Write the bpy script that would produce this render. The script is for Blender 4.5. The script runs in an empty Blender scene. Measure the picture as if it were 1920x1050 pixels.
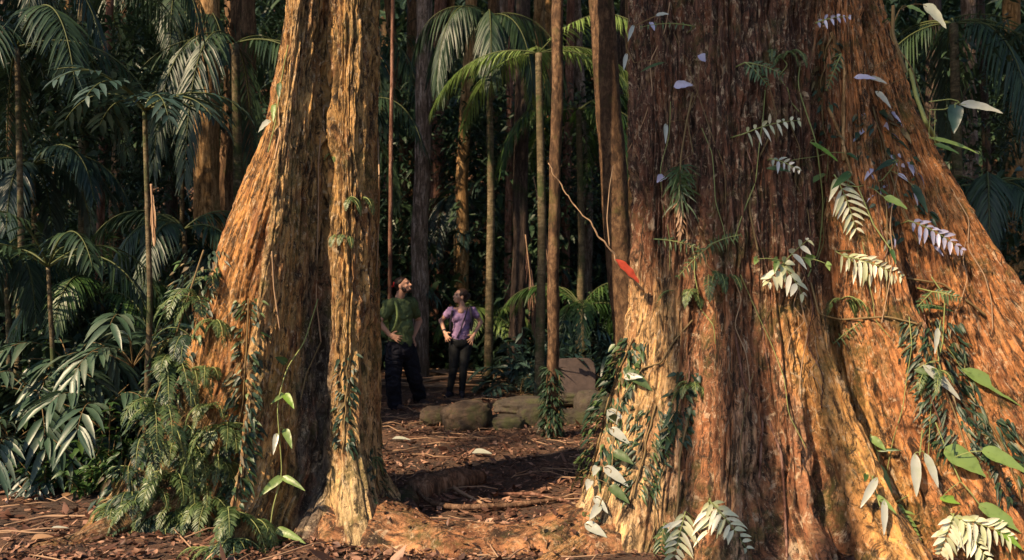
import bpy, math, random
import numpy as np
from mathutils import Vector, Matrix
from mathutils.bvhtree import BVHTree
R = math.radians
rng = np.random.default_rng(7)
sc = bpy.context.scene
col = sc.collection

# ------------------------------------------------------------------ camera, sky, sun, exposure
cd = bpy.data.cameras.new('camera'); cam = bpy.data.objects.new('camera', cd); col.objects.link(cam)
cam.location = (0, 0, 1.6); cam.rotation_euler = (R(90.43), 0, 0)
cd.lens = 30; cd.sensor_width = 36; cd.clip_start = .05; cd.clip_end = 600
cd.dof.use_dof = True; cd.dof.focus_distance = 6.0; cd.dof.aperture_fstop = 2.8
sc.camera = cam
SUN = Vector((-.57, -.49, .66)).normalized()
w = bpy.data.worlds.new('World'); sc.world = w; w.use_nodes = True
nt = w.node_tree; bg = nt.nodes['Background']
sky = nt.nodes.new('ShaderNodeTexSky'); sky.sky_type = 'NISHITA'; sky.sun_disc = False
sky.sun_elevation = math.asin(SUN.z); sky.sun_rotation = math.atan2(SUN.x, SUN.y)
nt.links.new(sky.outputs[0], bg.inputs[0]); bg.inputs[1].default_value = .11
sl = bpy.data.lights.new('sun', 'SUN'); sl.energy = 5; sl.angle = R(.9); sl.color = (1, .75, .47)
so = bpy.data.objects.new('sun', sl); col.objects.link(so)
so.rotation_euler = SUN.to_track_quat('Z', 'Y').to_euler(); so.location = (-20, -12, 20)
sc.view_settings.view_transform = 'Standard'; sc.view_settings.look = 'None'
sc.view_settings.exposure = .98; sc.view_settings.gamma = 1
sc.cycles.max_bounces = 5; sc.cycles.diffuse_bounces = 3; sc.cycles.glossy_bounces = 2
sc.cycles.transmission_bounces = 2; sc.cycles.transparent_max_bounces = 4

F = 1600.
def at(px, py, Y): return np.array([(px - 960) / F * Y, Y, 1.6 + (537 - py) / F * Y])

# ------------------------------------------------------------------ noise
def _h(ix, iy, iz, seed):
    n = (ix * 374761393 + iy * 668265263 + iz * 2147483647 + seed * 974634777) & 0xffffffff
    n = ((n ^ (n >> 13)) * 1274126177) & 0xffffffff
    return ((n ^ (n >> 16)) & 0xffff) / 65535.
def vnoise(x, y, z=0., seed=0):
    x, y, z = np.broadcast_arrays(np.asarray(x, float), np.asarray(y, float), np.asarray(z, float))
    ix, iy, iz = (np.floor(a).astype(np.int64) for a in (x, y, z))
    fx, fy, fz = x - ix, y - iy, z - iz
    fx, fy, fz = (a * a * (3 - 2 * a) for a in (fx, fy, fz))
    r = 0
    for dx in (0, 1):
        for dy in (0, 1):
            for dz in (0, 1):
                r = r + _h(ix + dx, iy + dy, iz + dz, seed) * (fx if dx else 1 - fx) * (fy if dy else 1 - fy) * (fz if dz else 1 - fz)
    return r
def fbm(x, y, z=0., o=4, seed=0):
    r = 0; a = .5; s = 0
    for k in range(o):
        r = r + a * vnoise(x * 2**k, y * 2**k, z * 2**k, seed + k); s += a; a *= .5
    return r / s
def unit(v):
    v = np.asarray(v, float); return v / np.maximum(np.linalg.norm(v, axis=-1, keepdims=True), 1e-9)
def lerpk(z, ks): 
    a = np.array(ks, float); o = np.argsort(a[:, 0]); return np.interp(z, a[o, 0], a[o, 1])
def sstep(a, b, x): t = np.clip((x - a) / (b - a), 0, 1); return t * t * (3 - 2 * t)

# ------------------------------------------------------------------ objects
def tag(o, label=None, cat=None, group=None, kind=None):
    for k, v in (('label', label), ('category', cat), ('group', group), ('kind', kind)):
        if v: o[k] = v
    return o
def empty(name, loc, label, cat, group=None):
    o = bpy.data.objects.new(name, None); col.objects.link(o); o.location = [float(c) for c in loc]
    o.empty_display_size = .1
    return tag(o, label, cat, group)
def place(o, parent):
    if parent is not None:
        o.parent = parent; o.matrix_parent_inverse = Matrix.Translation(-parent.location)   # children are modelled in world space
class MB:
    def __init__(s): s.V = []; s.F = []; s.M = []; s.n = 0
    def add(s, V, Fq, m=0):
        V = np.asarray(V, float).reshape(-1, 3); Fq = np.asarray(Fq, np.int64).reshape(-1, 4)
        s.V.append(V); s.F.append(Fq + s.n); s.M.append(np.full(len(Fq), m)); s.n += len(V); return s
    def mesh(s, name, mats, smooth=True, uv=None, colr=None):
        V = np.concatenate(s.V); Fq = np.concatenate(s.F); M = np.concatenate(s.M)
        me = bpy.data.meshes.new(name)
        me.vertices.add(len(V)); me.vertices.foreach_set('co', V.astype(np.float32).ravel())
        me.loops.add(Fq.size); me.loops.foreach_set('vertex_index', Fq.astype(np.int32).ravel())
        me.polygons.add(len(Fq)); me.polygons.foreach_set('loop_start', (np.arange(len(Fq)) * 4).astype(np.int32))
        me.polygons.foreach_set('material_index', M.astype(np.int32))
        me.polygons.foreach_set('use_smooth', np.full(len(Fq), smooth))
        if uv is not None:
            l = me.uv_layers.new(name='flow'); l.data.foreach_set('uv', uv[Fq.ravel()].astype(np.float32).ravel())
        if colr is not None:
            a = me.attributes.new('tone', 'FLOAT_COLOR', 'POINT')
            a.data.foreach_set('color', np.c_[colr, np.ones(len(V))].astype(np.float32).ravel())
        me.update(calc_edges=True)
        for m in (mats if isinstance(mats, (list, tuple)) else [mats]): me.materials.append(m)
        return me
    def build(s, name, mats, parent=None, **k):
        o = bpy.data.objects.new(name, s.mesh(name, mats, **k)); col.objects.link(o); place(o, parent); return o

PROF = {
 'lance': lambda t: np.sin(np.pi * np.clip(t, 0, 1)**.75)**.8,
 'strap': lambda t: np.clip(t * 8, 0, 1) * np.clip((1 - t) * 3, 0, 1)**.7,
 'ovate': lambda t: np.sin(np.pi * t**.6)**.8,
 'heart': lambda t: np.where(t < .01, .35, np.sin(np.pi * np.clip(t, 0, 1)**.5)**.75),
}
def leafset(mb, P, D, N, L, W, droop=.25, fold=.15, seg=4, prof='lance', m=0, wave=0.):
    P = np.atleast_2d(P); n = len(P); D = unit(np.broadcast_to(D, (n, 3))); N = np.broadcast_to(N, (n, 3))
    S = unit(np.cross(D, N)); N = np.cross(S, D)
    L = np.broadcast_to(np.asarray(L, float), (n,))[:, None, None]; W = np.broadcast_to(np.asarray(W, float), (n,))[:, None, None]
    dr = np.broadcast_to(np.asarray(droop, float), (n,))[:, None, None]
    t = np.linspace(0, 1, seg + 1); wd = np.maximum(PROF[prof](t), .03)[None, :, None]; tt = t[None, :, None]
    C = P[:, None] + D[:, None] * L * tt * (1 - .25 * np.abs(dr) * tt); C = C + np.array([0, 0, -1.]) * dr * L * tt**2
    wv = (np.sin(t * 19)[None, :, None] * wave) * W
    A = C + S[:, None] * W * .5 * wd + N[:, None] * (fold * W * wd + wv)
    B = C - S[:, None] * W * .5 * wd + N[:, None] * (fold * W * wd - wv)
    V = np.stack([A, C, B], 2).reshape(-1, 3)
    b = (np.arange(n) * (seg + 1) * 3)[:, None] + (np.arange(seg) * 3)[None]; b = b.ravel()
    f = np.concatenate([np.c_[b, b + 1, b + 4, b + 3], np.c_[b + 1, b + 2, b + 5, b + 4]])
    mb.add(V, f, m)
def resample(pts, n):
    pts = np.asarray(pts, float); d = np.r_[0, np.cumsum(np.linalg.norm(np.diff(pts, axis=0), axis=1))]
    t = np.linspace(0, d[-1], n); q = np.stack([np.interp(t, d, pts[:, k]) for k in range(3)], 1)
    for _ in range(max(2, n // 12)): q[1:-1] = (q[:-2] + 2 * q[1:-1] + q[2:]) / 4
    return q
def tube(mb, pts, rad, n=6, m=0, rough=0., seed=0, fr=6.):
    pts = np.asarray(pts, float); k = len(pts); rad = np.broadcast_to(np.asarray(rad, float), (k,))
    T = unit(np.gradient(pts, axis=0)); ref = np.array([1., .1, 0]) if abs(T[0][2]) > .6 else np.array([0, .1, 1.])
    X = unit(np.cross(T, ref)); Y = np.cross(T, X)
    a = np.linspace(0, 2 * np.pi, n, endpoint=False)
    dirs = X[:, None] * np.cos(a)[None, :, None] + Y[:, None] * np.sin(a)[None, :, None]
    r = rad[:, None] * np.ones(n)
    if rough:
        q = pts[:, None] + dirs * rad[:, None, None]
        r = r * (1 + rough * (fbm(q[..., 0] * fr * 2, q[..., 1] * fr * 2, q[..., 2] * fr * .5, 3, seed) - .5) * 2)
    V = pts[:, None] + dirs * r[..., None]
    V = np.concatenate([np.broadcast_to(pts[:1, None], (1, n, 3)), V, np.broadcast_to(pts[-1:, None], (1, n, 3))]); k += 2
    i = np.arange(k - 1)[:, None] * n; j = np.arange(n)[None]; j2 = (j + 1) % n
    f = np.stack([i + j, i + j2, i + n + j2, i + n + j], -1).reshape(-1, 4)
    mb.add(V.reshape(-1, 3), f, m)

# ------------------------------------------------------------------ materials
def newmat(name):
    m = bpy.data.materials.new(name); m.use_nodes = True; t = m.node_tree; t.nodes.clear()
    out = t.nodes.new('ShaderNodeOutputMaterial'); p = t.nodes.new('ShaderNodeBsdfPrincipled')
    t.links.new(p.outputs[0], out.inputs[0]); return m, t, p, out
def noise(t, vec, scale, detail=5, rough=.6, stretch=(1, 1, 1), dist=0):
    mp = t.nodes.new('ShaderNodeMapping'); mp.inputs['Scale'].default_value = stretch
    n = t.nodes.new('ShaderNodeTexNoise'); n.inputs['Scale'].default_value = scale; n.inputs['Detail'].default_value = detail
    n.inputs['Roughness'].default_value = rough; n.inputs['Distortion'].default_value = dist
    t.links.new(vec, mp.inputs[0]); t.links.new(mp.outputs[0], n.inputs['Vector']); return n.outputs['Fac']
def ramp(t, fac, stops):
    r = t.nodes.new('ShaderNodeValToRGB'); e = r.color_ramp.elements
    while len(e) < len(stops): e.new(.5)
    for k, (p, c) in enumerate(stops):
        e[k].position = p; e[k].color = (*c, 1) if len(c) == 3 else c
    t.links.new(fac, r.inputs[0]); return r.outputs[0]
def g(v): return (v, v, v)
def mix(t, a, b, fac, mode='MIX'):
    m = t.nodes.new('ShaderNodeMix'); m.data_type = 'RGBA'; m.blend_type = mode
    for s, v in ((m.inputs[0], fac), (m.inputs[6], a), (m.inputs[7], b)):
        if isinstance(v, (int, float)): s.default_value = v
        elif isinstance(v, tuple): s.default_value = (*v, 1)
        else: t.links.new(v, s)
    return m.outputs[2]
def bump(t, p, h, strength=.5, dist=.01):
    b = t.nodes.new('ShaderNodeBump'); b.inputs['Strength'].default_value = strength; b.inputs['Distance'].default_value = dist
    t.links.new(h, b.inputs['Height']); t.links.new(b.outputs[0], p.inputs['Normal']); return b
def leafmat(name, c1, c2, c3=None, rough=.38, trans=.2, spec=.5, blotch=None):
    m, t, p, out = newmat(name)
    ge = t.nodes.new('ShaderNodeNewGeometry'); tc = t.nodes.new('ShaderNodeTexCoord')
    c = ramp(t, ge.outputs['Random Per Island'], [(0, c1), (.6, c2), (1, c3 or c2)])
    nz = noise(t, tc.outputs['Object'], 14, 4)
    c = mix(t, c, blotch or tuple(v * .6 for v in c1), ramp(t, nz, [(.52, g(0)), (.75, g(.8))]))
    t.links.new(c, p.inputs['Base Color']); p.inputs['Roughness'].default_value = rough
    p.inputs['Specular IOR Level'].default_value = spec
    bump(t, p, noise(t, tc.outputs['Object'], 60, 3), .25, .004)
    tr = t.nodes.new('ShaderNodeBsdfTranslucent'); mx = t.nodes.new('ShaderNodeMixShader'); mx.inputs[0].default_value = trans
    t.links.new(c, tr.inputs[0]); t.links.new(p.outputs[0], mx.inputs[1]); t.links.new(tr.outputs[0], mx.inputs[2])
    t.links.new(mx.outputs[0], out.inputs[0]); return m
def barkmat(name, dark, mid, light, moss=None, mossamt=.5, sx=9, sz=1.2):
    m, t, p, out = newmat(name); tc = t.nodes.new('ShaderNodeTexCoord'); o = tc.outputs['Object']
    a = noise(t, o, 3, 8, .68, (sx, sx, sz), .5); b = noise(t, o, 1.2, 6, .6, (2, 2, .8)); f = noise(t, o, 40, 5, .7, (1.5, 1.5, .6))
    c = ramp(t, a, [(.38, dark), (.5, mid), (.6, light)])
    c = mix(t, c, dark, ramp(t, noise(t, o, 9, 8, .8, (2, 2, .7), 1.), [(.5, g(0)), (.58, g(.8))]))
    c = mix(t, c, tuple(v * .55 for v in mid), ramp(t, b, [(.45, g(0)), (.7, g(.7))]))
    c = mix(t, c, light, ramp(t, noise(t, o, 6, 6, .7), [(.6, g(0)), (.68, g(.55))]))
    if moss: c = mix(t, c, moss, ramp(t, noise(t, o, 2.2, 8, .75), [(1 - mossamt, g(0)), (1.1 - mossamt, g(.85))]))
    t.links.new(c, p.inputs['Base Color']); p.inputs['Roughness'].default_value = .85; p.inputs['Specular IOR Level'].default_value = .2
    h = mix(t, a, f, .35); bump(t, p, h, .8, .02); return m
def plain(name, c, rough=.8, var=.3, scale=12, bmp=.3):
    m, t, p, out = newmat(name); tc = t.nodes.new('ShaderNodeTexCoord'); n = noise(t, tc.outputs['Object'], scale, 6)
    t.links.new(mix(t, tuple(v * (1 - var) for v in c), tuple(min(1, v * (1 + var)) for v in c), n), p.inputs['Base Color'])
    p.inputs['Roughness'].default_value = rough; p.inputs['Specular IOR Level'].default_value = .25
    if bmp: bump(t, p, n, bmp, .01)
    return m

# bark of the two giants: base colour from the 'tone' attribute, fibres along the 'flow' map
def giantmat():
    m, t, p, out = newmat('giant_bark')
    uv = t.nodes.new('ShaderNodeUVMap'); uv.uv_map = 'flow'; u = uv.outputs[0]
    at_ = t.nodes.new('ShaderNodeAttribute'); at_.attribute_name = 'tone'; tone = at_.outputs['Color']
    tc = t.nodes.new('ShaderNodeTexCoord'); o = tc.outputs['Object']
    a = noise(t, u, 1, 9, .72, (34, 4.5, 1), .6); b = noise(t, u, 1, 7, .65, (9, 2.2, 1), .4)
    f = noise(t, o, 55, 6, .75, (1, 1, .5)); pl = noise(t, u, 1, 6, .7, (22, 9, 1), 1.5)
    c = mix(t, tone, ramp(t, a, [(.38, g(.10)), (.46, g(.55)), (.53, g(.95)), (.62, (1.45, 1.38, 1.25))]), 1., 'MULTIPLY')
    c = mix(t, c, (.20, .075, .035), ramp(t, b, [(.50, g(0)), (.60, g(.6))]))
    c = mix(t, c, (.62, .48, .32), ramp(t, pl, [(.56, g(0)), (.62, g(.6))]))
    c = mix(t, c, (.022, .014, .010), ramp(t, noise(t, u, 1, 8, .75, (16, 3.4, 1), 1.5), [(.52, g(0)), (.58, g(.9))]))
    c = mix(t, c, (.075, .07, .02), ramp(t, noise(t, o, 2.6, 9, .8), [(.53, g(0)), (.62, g(.75))]))
    fk = noise(t, o, 34, 6, .8, (1, 1, .55), .8); pt = noise(t, o, 21, 7, .8, (1, 1, .4), 1.2)
    c = mix(t, c, mix(t, tone, (.85, .68, .46), .5), ramp(t, fk, [(.57, g(0)), (.64, g(.6))]))
    c = mix(t, c, (.02, .012, .008), ramp(t, pt, [(.38, g(.92)), (.455, g(0))]))
    c = mix(t, c, (.028, .016, .010), ramp(t, noise(t, o, 7, 9, .78, (1, 1, .32), 1.6), [(.36, g(.9)), (.44, g(0))]))
    c = mix(t, c, mix(t, tone, (.72, .48, .24), .4), ramp(t, noise(t, o, 9, 8, .75, (1, 1, .4), 1.), [(.55, g(0)), (.66, g(.6))]))
    t.links.new(c, p.inputs['Base Color']); p.inputs['Roughness'].default_value = .8; p.inputs['Specular IOR Level'].default_value = .25
    h = mix(t, a, f, .3); h = mix(t, h, fk, .25); h = mix(t, h, pt, .3); h = mix(t, h, pl, .3); bump(t, p, h, 1., .06)
    return m
M = {}
M['giant'] = giantmat()
M['bark_grey'] = barkmat('grey_bark', (.05, .035, .028), (.17, .115, .085), (.36, .28, .24), (.05, .05, .02), .42)
M['bark_brown'] = barkmat('brown_bark', (.04, .024, .015), (.15, .085, .045), (.26, .16, .09), (.05, .055, .015), .45)
M['bark_gold'] = barkmat('golden_bark', (.08, .045, .02), (.30, .17, .07), (.46, .30, .15), (.09, .09, .03), .45)
M['bark_trunk'] = barkmat('dim_brown_bark', (.03, .018, .012), (.105, .058, .032), (.19, .115, .065), (.07, .06, .02), .45, 6, 3)
M['bark_dark'] = barkmat('dark_bark', (.02, .014, .012), (.06, .042, .035), (.13, .09, .07), (.03, .04, .015), .45)
M['bark_red'] = barkmat('red_brown_bark', (.05, .022, .016), (.19, .09, .06), (.34, .2, .15), None)
M['palmstem'] = barkmat('palm_stem', (.05, .04, .025), (.12, .09, .05), (.2, .16, .1), (.04, .06, .02), .5, 3, 9)
M['leaf_dark'] = leafmat('dark_leaf', (.012, .03, .02), (.025, .052, .028), (.045, .08, .035), rough=.45, trans=.15, spec=.4)
M['leaf_teal'] = leafmat('bluish_leaf', (.014, .036, .032), (.026, .058, .048), (.05, .085, .07), rough=.4, trans=.14, spec=.5)
M['leaf_mid'] = leafmat('green_leaf', (.025, .06, .015), (.045, .10, .028), (.09, .16, .04), rough=.4, trans=.3)
M['leaf_fern'] = leafmat('fern_leaf', (.035, .07, .022), (.075, .12, .04), (.14, .19, .07), rough=.42, trans=.25)
M['leaf_pale'] = leafmat('pale_leaf', (.40, .44, .24), (.66, .66, .48), (.80, .78, .64), rough=.35, trans=.3, blotch=(.38, .42, .2))
M['leaf_lilac'] = leafmat('lilac_grey_leaf', (.25, .24, .34), (.42, .40, .55), (.5, .5, .66), rough=.35, trans=.2, blotch=(.2, .22, .3))
M['leaf_lime'] = leafmat('lime_leaf', (.12, .26, .03), (.2, .36, .05), (.3, .42, .08), rough=.4, trans=.45)
M['leaf_fresh'] = leafmat('fresh_green_leaf', (.12, .2, .05), (.2, .3, .09), (.26, .36, .12), rough=.38, trans=.35)
M['leaf_silver'] = leafmat('silver_leaf', (.16, .19, .13), (.32, .33, .29), (.46, .45, .46), rough=.33, trans=.1, blotch=(.25, .28, .2))
M['leaf_dry'] = leafmat('dry_leaf', (.22, .12, .06), (.34, .2, .11), (.45, .31, .2), rough=.6, trans=.15)
M['leaf_gloss'] = leafmat('glossy_broad_leaf', (.04, .08, .05), (.05, .09, .055), (.09, .12, .085), rough=.42, trans=.15, spec=.6)
M['leaf_withered'] = leafmat('withered_leaf', (.05, .035, .015), (.12, .085, .03), (.2, .15, .06), rough=.6)
M['litter'] = leafmat('litter_leaf', (.035, .018, .014), (.12, .05, .03), (.42, .24, .16), rough=.6, trans=.05)
M['stick'] = plain('dry_stick', (.30, .19, .12), .8)
M['rachis'] = plain('palm_rachis', (.07, .085, .03), .6)
M['log'] = barkmat('rotten_log', (.05, .03, .02), (.16, .09, .055), (.27, .17, .11), None)
M['vine'] = plain('vine_stem', (.16, .11, .05), .7)
M['vine_green'] = plain('green_vine', (.22, .25, .09), .6)
M['twig'] = plain('pale_twig', (.34, .22, .13), .7)
M['red'] = plain('red_leaf', (.48, .07, .035), .45, .35, 40)
M['rock'] = None

# ------------------------------------------------------------------ ground
def gz(x, y):
    x = np.asarray(x, float); y = np.asarray(y, float)
    s = np.maximum(0, y - 16.5 - .12 * np.abs(x)); h = .58 * s * sstep(0, 8, s); h = np.minimum(h, 24 + .05 * s)
    side = np.maximum(0, np.abs(x + 1) - 9); h = np.maximum(h, .25 * side * sstep(0, 6, side) * sstep(3, 12, y))
    return h + .04 * (fbm(x * .6, y * .6, 3., 3, 5) - .5) * sstep(4, 9, y) + .04 * (fbm(x * 2.5, y * 2.5, 1., 3, 9) - .5)
def axis(lo, hi, fine0, fine1, df, grow=1.12):
    a = list(np.arange(fine0, fine1, df)); d = df
    while a[-1] < hi: d *= grow; a.append(a[-1] + d)
    d = df
    while a[0] > lo: d *= grow; a.insert(0, a[0] - d)
    return np.array(a)
gx = axis(-120, 120, -5, 4, .035, 1.07); gy = axis(-60, 140, 4.2, 11, .035, 1.06)
GX, GY = np.meshgrid(gx, gy); GZ = gz(GX, GY) + .03 * (fbm(GX * 9, GY * 9, 0, 4, 3) - .5)
nx, ny = len(gx), len(gy); i = (np.arange(ny - 1)[:, None] * nx + np.arange(nx - 1)[None]).ravel()
gm, t, p, out = newmat('forest_soil'); o_ = t.nodes.new('ShaderNodeTexCoord').outputs['Object']
c = ramp(t, noise(t, o_, 22, 9, .75, dist=.6), [(.3, (.03, .016, .011)), (.48, (.10, .048, .028)), (.62, (.22, .11, .06)), (.75, (.36, .22, .14))])
c = mix(t, c, (.035, .022, .016), ramp(t, noise(t, o_, 1.6, 7, .7), [(.42, g(0)), (.58, g(.85))]))
t.links.new(c, p.inputs['Base Color']); p.inputs['Roughness'].default_value = .9; bump(t, p, noise(t, o_, 35, 8, .75), .9, .03)
gmb = MB(); gmb.add(np.stack([GX, GY, GZ], -1), np.c_[i, i + 1, i + nx + 1, i + nx]); ground = gmb.build('ground', gm); tag(ground, kind='structure')

# ------------------------------------------------------------------ the two giant trees
def giant(cxk, cyk, lobes, zs, smfn, seed, tonefn):
    """lobes: (phi knots, length knots, thickness knots, samples to the next lobe); phi 0 = towards -Y, 90 = +X"""
    TH = np.linspace(-np.pi, np.pi, 2881)[:-1]
    rows = []
    for z in zs:
        rr = np.zeros_like(TH); tips = []
        acc = 0
        for (ph, Lk, tk, ns) in lobes:
            f0 = R(lerpk(z, ph)); L = lerpk(z, Lk); tt = lerpk(z, tk); d = (TH - f0 + np.pi) % (2 * np.pi) - np.pi
            pw = 2.2; q = (np.abs(np.cos(d) / L)**pw + np.abs(np.sin(d) / tt)**pw)**(-1 / pw)
            q = np.where(np.cos(d) > 0, q, .05); acc = acc + q**14; tips.append((f0 + np.pi) % (2 * np.pi) - np.pi)
        rr = acc**(1 / 14.)
        cx, cy = lerpk(z, cxk), lerpk(z, cyk)
        X = cx + rr * np.sin(TH); Y = cy - rr * np.cos(TH)
        row = []
        for k in range(len(lobes)):
            a, b = tips[k], tips[(k + 1) % len(lobes)]
            if b <= a: b += 2 * np.pi
            ta = np.linspace(a, b, 400); xa = np.interp(ta, TH, X, period=2 * np.pi); ya = np.interp(ta, TH, Y, period=2 * np.pi)
            s = np.r_[0, np.cumsum(np.hypot(np.diff(xa), np.diff(ya)))]; n = lobes[k][3]
            q = np.linspace(0, s[-1], n, endpoint=False); row.append(np.c_[np.interp(q, s, xa), np.interp(q, s, ya)])
        rows.append(np.concatenate(row))
    A = np.array(rows); nz, nu = A.shape[:2]
    # smooth vertically, normals in plan
    for _ in range(3): A[1:-1] = (A[:-2] + 2 * A[1:-1] + A[2:]) / 4
    dU = np.roll(A, -2, 1) - np.roll(A, 2, 1); Nn = np.stack([dU[..., 1], -dU[..., 0]], -1); Nn /= np.maximum(np.linalg.norm(Nn, axis=-1, keepdims=True), 1e-6)
    cc = np.stack([lerpk(zs, cxk), lerpk(zs, cyk)], -1)[:, None]
    sgn = np.sign(((A - cc) * Nn).sum(-1).mean()); Nn *= sgn
    # flow coordinate in metres (width at mid height)
    mid = np.argmin(np.abs(zs - 1.5)); per = np.r_[0, np.cumsum(np.linalg.norm(np.diff(A[mid], axis=0), axis=1))]
    U = np.broadcast_to(per[None], (nz, nu)); Z = np.broadcast_to(zs[:, None], (nz, nu))
    wob = U + .05 * (fbm(U * 3, Z * 1.2, 0, 3, seed) - .5)
    V0 = np.concatenate([A, Z[..., None]], -1); sm = smfn(V0, Z)          # 1 = shaggy, less = smoother buttress skin
    flute = fbm(wob * 5.5, Z * .45, 0, 3, seed + 10) - .5
    def fissure(f, fz, sd, w, p):
        q = fbm(wob * f + .6 * (fbm(wob * f * .7, Z * fz * 2, 0, 2, sd + 7) - .5), Z * fz, 0, 2, sd); q = 1 - np.abs(2 * q - 1); return np.clip((q - w) / (1 - w), 0, 1)**p
    amp = (.6 + .9 * fbm(U * 2, Z, 0, 2, seed + 60))
    fi2 = fbm(wob * 45, Z * 3., 0, 3, seed + 30) - .5
    kn = np.clip((fbm(wob * 7, Z * 5, 0, 4, seed + 40) - .62) / .25, 0, 1)
    pl = fbm(wob * 30, Z * 7, 0, 4, seed + 50); plate = np.clip((pl - .5) / .06, -.5, .5)
    gr = fbm(wob * 60, Z * 30, 0, 2, seed + 80) - .5
    d = .10 * flute * (.35 + .65 * sm) - .034 * fissure(15, 1.1, seed + 20, .62, 1.2) * amp * sm - .022 * fissure(34, 3., seed + 25, .6, 1.) * amp * (.25 + .75 * sm) + .016 * fi2 * sm + .03 * kn + .011 * plate * amp * (.4 + .6 * sm) + .008 * gr
    A = A + Nn * d[..., None]
    V = np.concatenate([A, Z[..., None]], -1)
    tone = tonefn(U / per[-1], Z, V, np.array([l for l in np.cumsum([0] + [b[3] for b in lobes])]) , nu, seed)
    k = np.arange(nz - 1)[:, None] * nu; j = np.arange(nu)[None]; j2 = (j + 1) % nu
    f = np.stack([k + j, k + j2, k + nu + j2, k + nu + j], -1).reshape(-1, 4)
    if sgn > 0: pass
    # coarse BVH
    vs = V[::3, ::3]; a, b = vs.shape[:2]; kk = np.arange(a - 1)[:, None] * b; jj = np.arange(b - 1)[None]
    ff = np.stack([kk + jj, kk + jj + 1, kk + b + jj + 1, kk + b + jj], -1).reshape(-1, 4)
    bvh = BVHTree.FromPolygons(vs.reshape(-1, 3).tolist(), ff.tolist())
    mb = MB(); mb.add(V, f); return mb, np.stack([U, Z], -1).reshape(-1, 2), tone.reshape(-1, 3), bvh
ZS = np.r_[np.arange(-.45, 4.0, .0085), np.linspace(4.0, 13, 60)]
def hit(bvh, px, py):
    o = Vector((0, 0, 1.6)); d = Vector(at(px, py, 1.) - np.array([0, 0, 1.6])).normalized()
    loc, n, i_, dist = bvh.ray_cast(o, d)
    if loc is None:
        q = o + d * 5.6; loc, n, i_, dist = bvh.find_nearest(q); loc = Vector(at(px, py, loc.y))
    loc = np.array(loc); n = np.array(n); c = np.array([0, 0, 1.6]) - loc
    if (n * c).sum() < 0: n = -n
    return loc, n

def mixc(a, b, m): return a * (1 - m[..., None]) + np.array(b) * m[..., None]
def tone_left(uf, Z, V, cum, nu, seed):
    c = np.zeros(V.shape) + np.array((.46, .27, .10)); j = np.arange(nu)[None] + 0 * Z; x = V[..., 0]
    n1 = fbm(V[..., 0] * 2.5, V[..., 1] * 2.5, Z * 1.2, 4, seed); n2 = fbm(V[..., 0] * 6, V[..., 1] * 6, Z * 2, 4, seed + 3)
    # left face rusty orange, right column pale ochre lower down, central recess grey
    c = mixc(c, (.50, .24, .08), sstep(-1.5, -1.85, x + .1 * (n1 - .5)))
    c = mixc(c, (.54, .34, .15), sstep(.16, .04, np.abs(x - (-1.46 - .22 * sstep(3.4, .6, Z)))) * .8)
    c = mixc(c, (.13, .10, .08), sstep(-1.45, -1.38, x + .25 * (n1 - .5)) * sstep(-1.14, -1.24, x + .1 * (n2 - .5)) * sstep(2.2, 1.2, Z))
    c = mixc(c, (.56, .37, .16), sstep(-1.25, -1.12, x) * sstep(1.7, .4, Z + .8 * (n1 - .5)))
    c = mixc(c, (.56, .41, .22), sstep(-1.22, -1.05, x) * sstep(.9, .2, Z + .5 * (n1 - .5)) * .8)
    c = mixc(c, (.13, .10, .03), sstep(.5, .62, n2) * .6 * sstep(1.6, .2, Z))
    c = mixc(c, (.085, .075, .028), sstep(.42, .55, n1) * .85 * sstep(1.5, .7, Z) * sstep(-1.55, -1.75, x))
    return c
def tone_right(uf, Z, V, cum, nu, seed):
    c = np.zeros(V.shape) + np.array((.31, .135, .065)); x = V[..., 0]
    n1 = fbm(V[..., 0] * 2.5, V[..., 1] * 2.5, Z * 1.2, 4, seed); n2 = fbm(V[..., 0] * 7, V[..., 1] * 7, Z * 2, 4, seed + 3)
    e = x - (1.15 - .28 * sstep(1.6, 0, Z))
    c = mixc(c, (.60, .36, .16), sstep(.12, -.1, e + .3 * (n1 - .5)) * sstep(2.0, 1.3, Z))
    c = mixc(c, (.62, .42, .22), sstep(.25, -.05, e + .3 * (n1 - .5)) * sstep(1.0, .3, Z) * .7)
    c = mixc(c, (.12, .058, .04), sstep(2.05, 1.85, x + .3 * (n1 - .5)) * sstep(1.3, 2.1, Z + .6 * (n2 - .5)) * .92)  # upper centre: its shade is partly painted into the bark tone
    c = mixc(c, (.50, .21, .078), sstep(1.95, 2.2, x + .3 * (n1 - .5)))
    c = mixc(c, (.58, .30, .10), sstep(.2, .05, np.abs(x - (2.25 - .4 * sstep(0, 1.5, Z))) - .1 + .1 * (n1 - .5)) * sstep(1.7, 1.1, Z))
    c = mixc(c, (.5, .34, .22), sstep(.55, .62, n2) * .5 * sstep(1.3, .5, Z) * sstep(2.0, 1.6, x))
    return c

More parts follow.
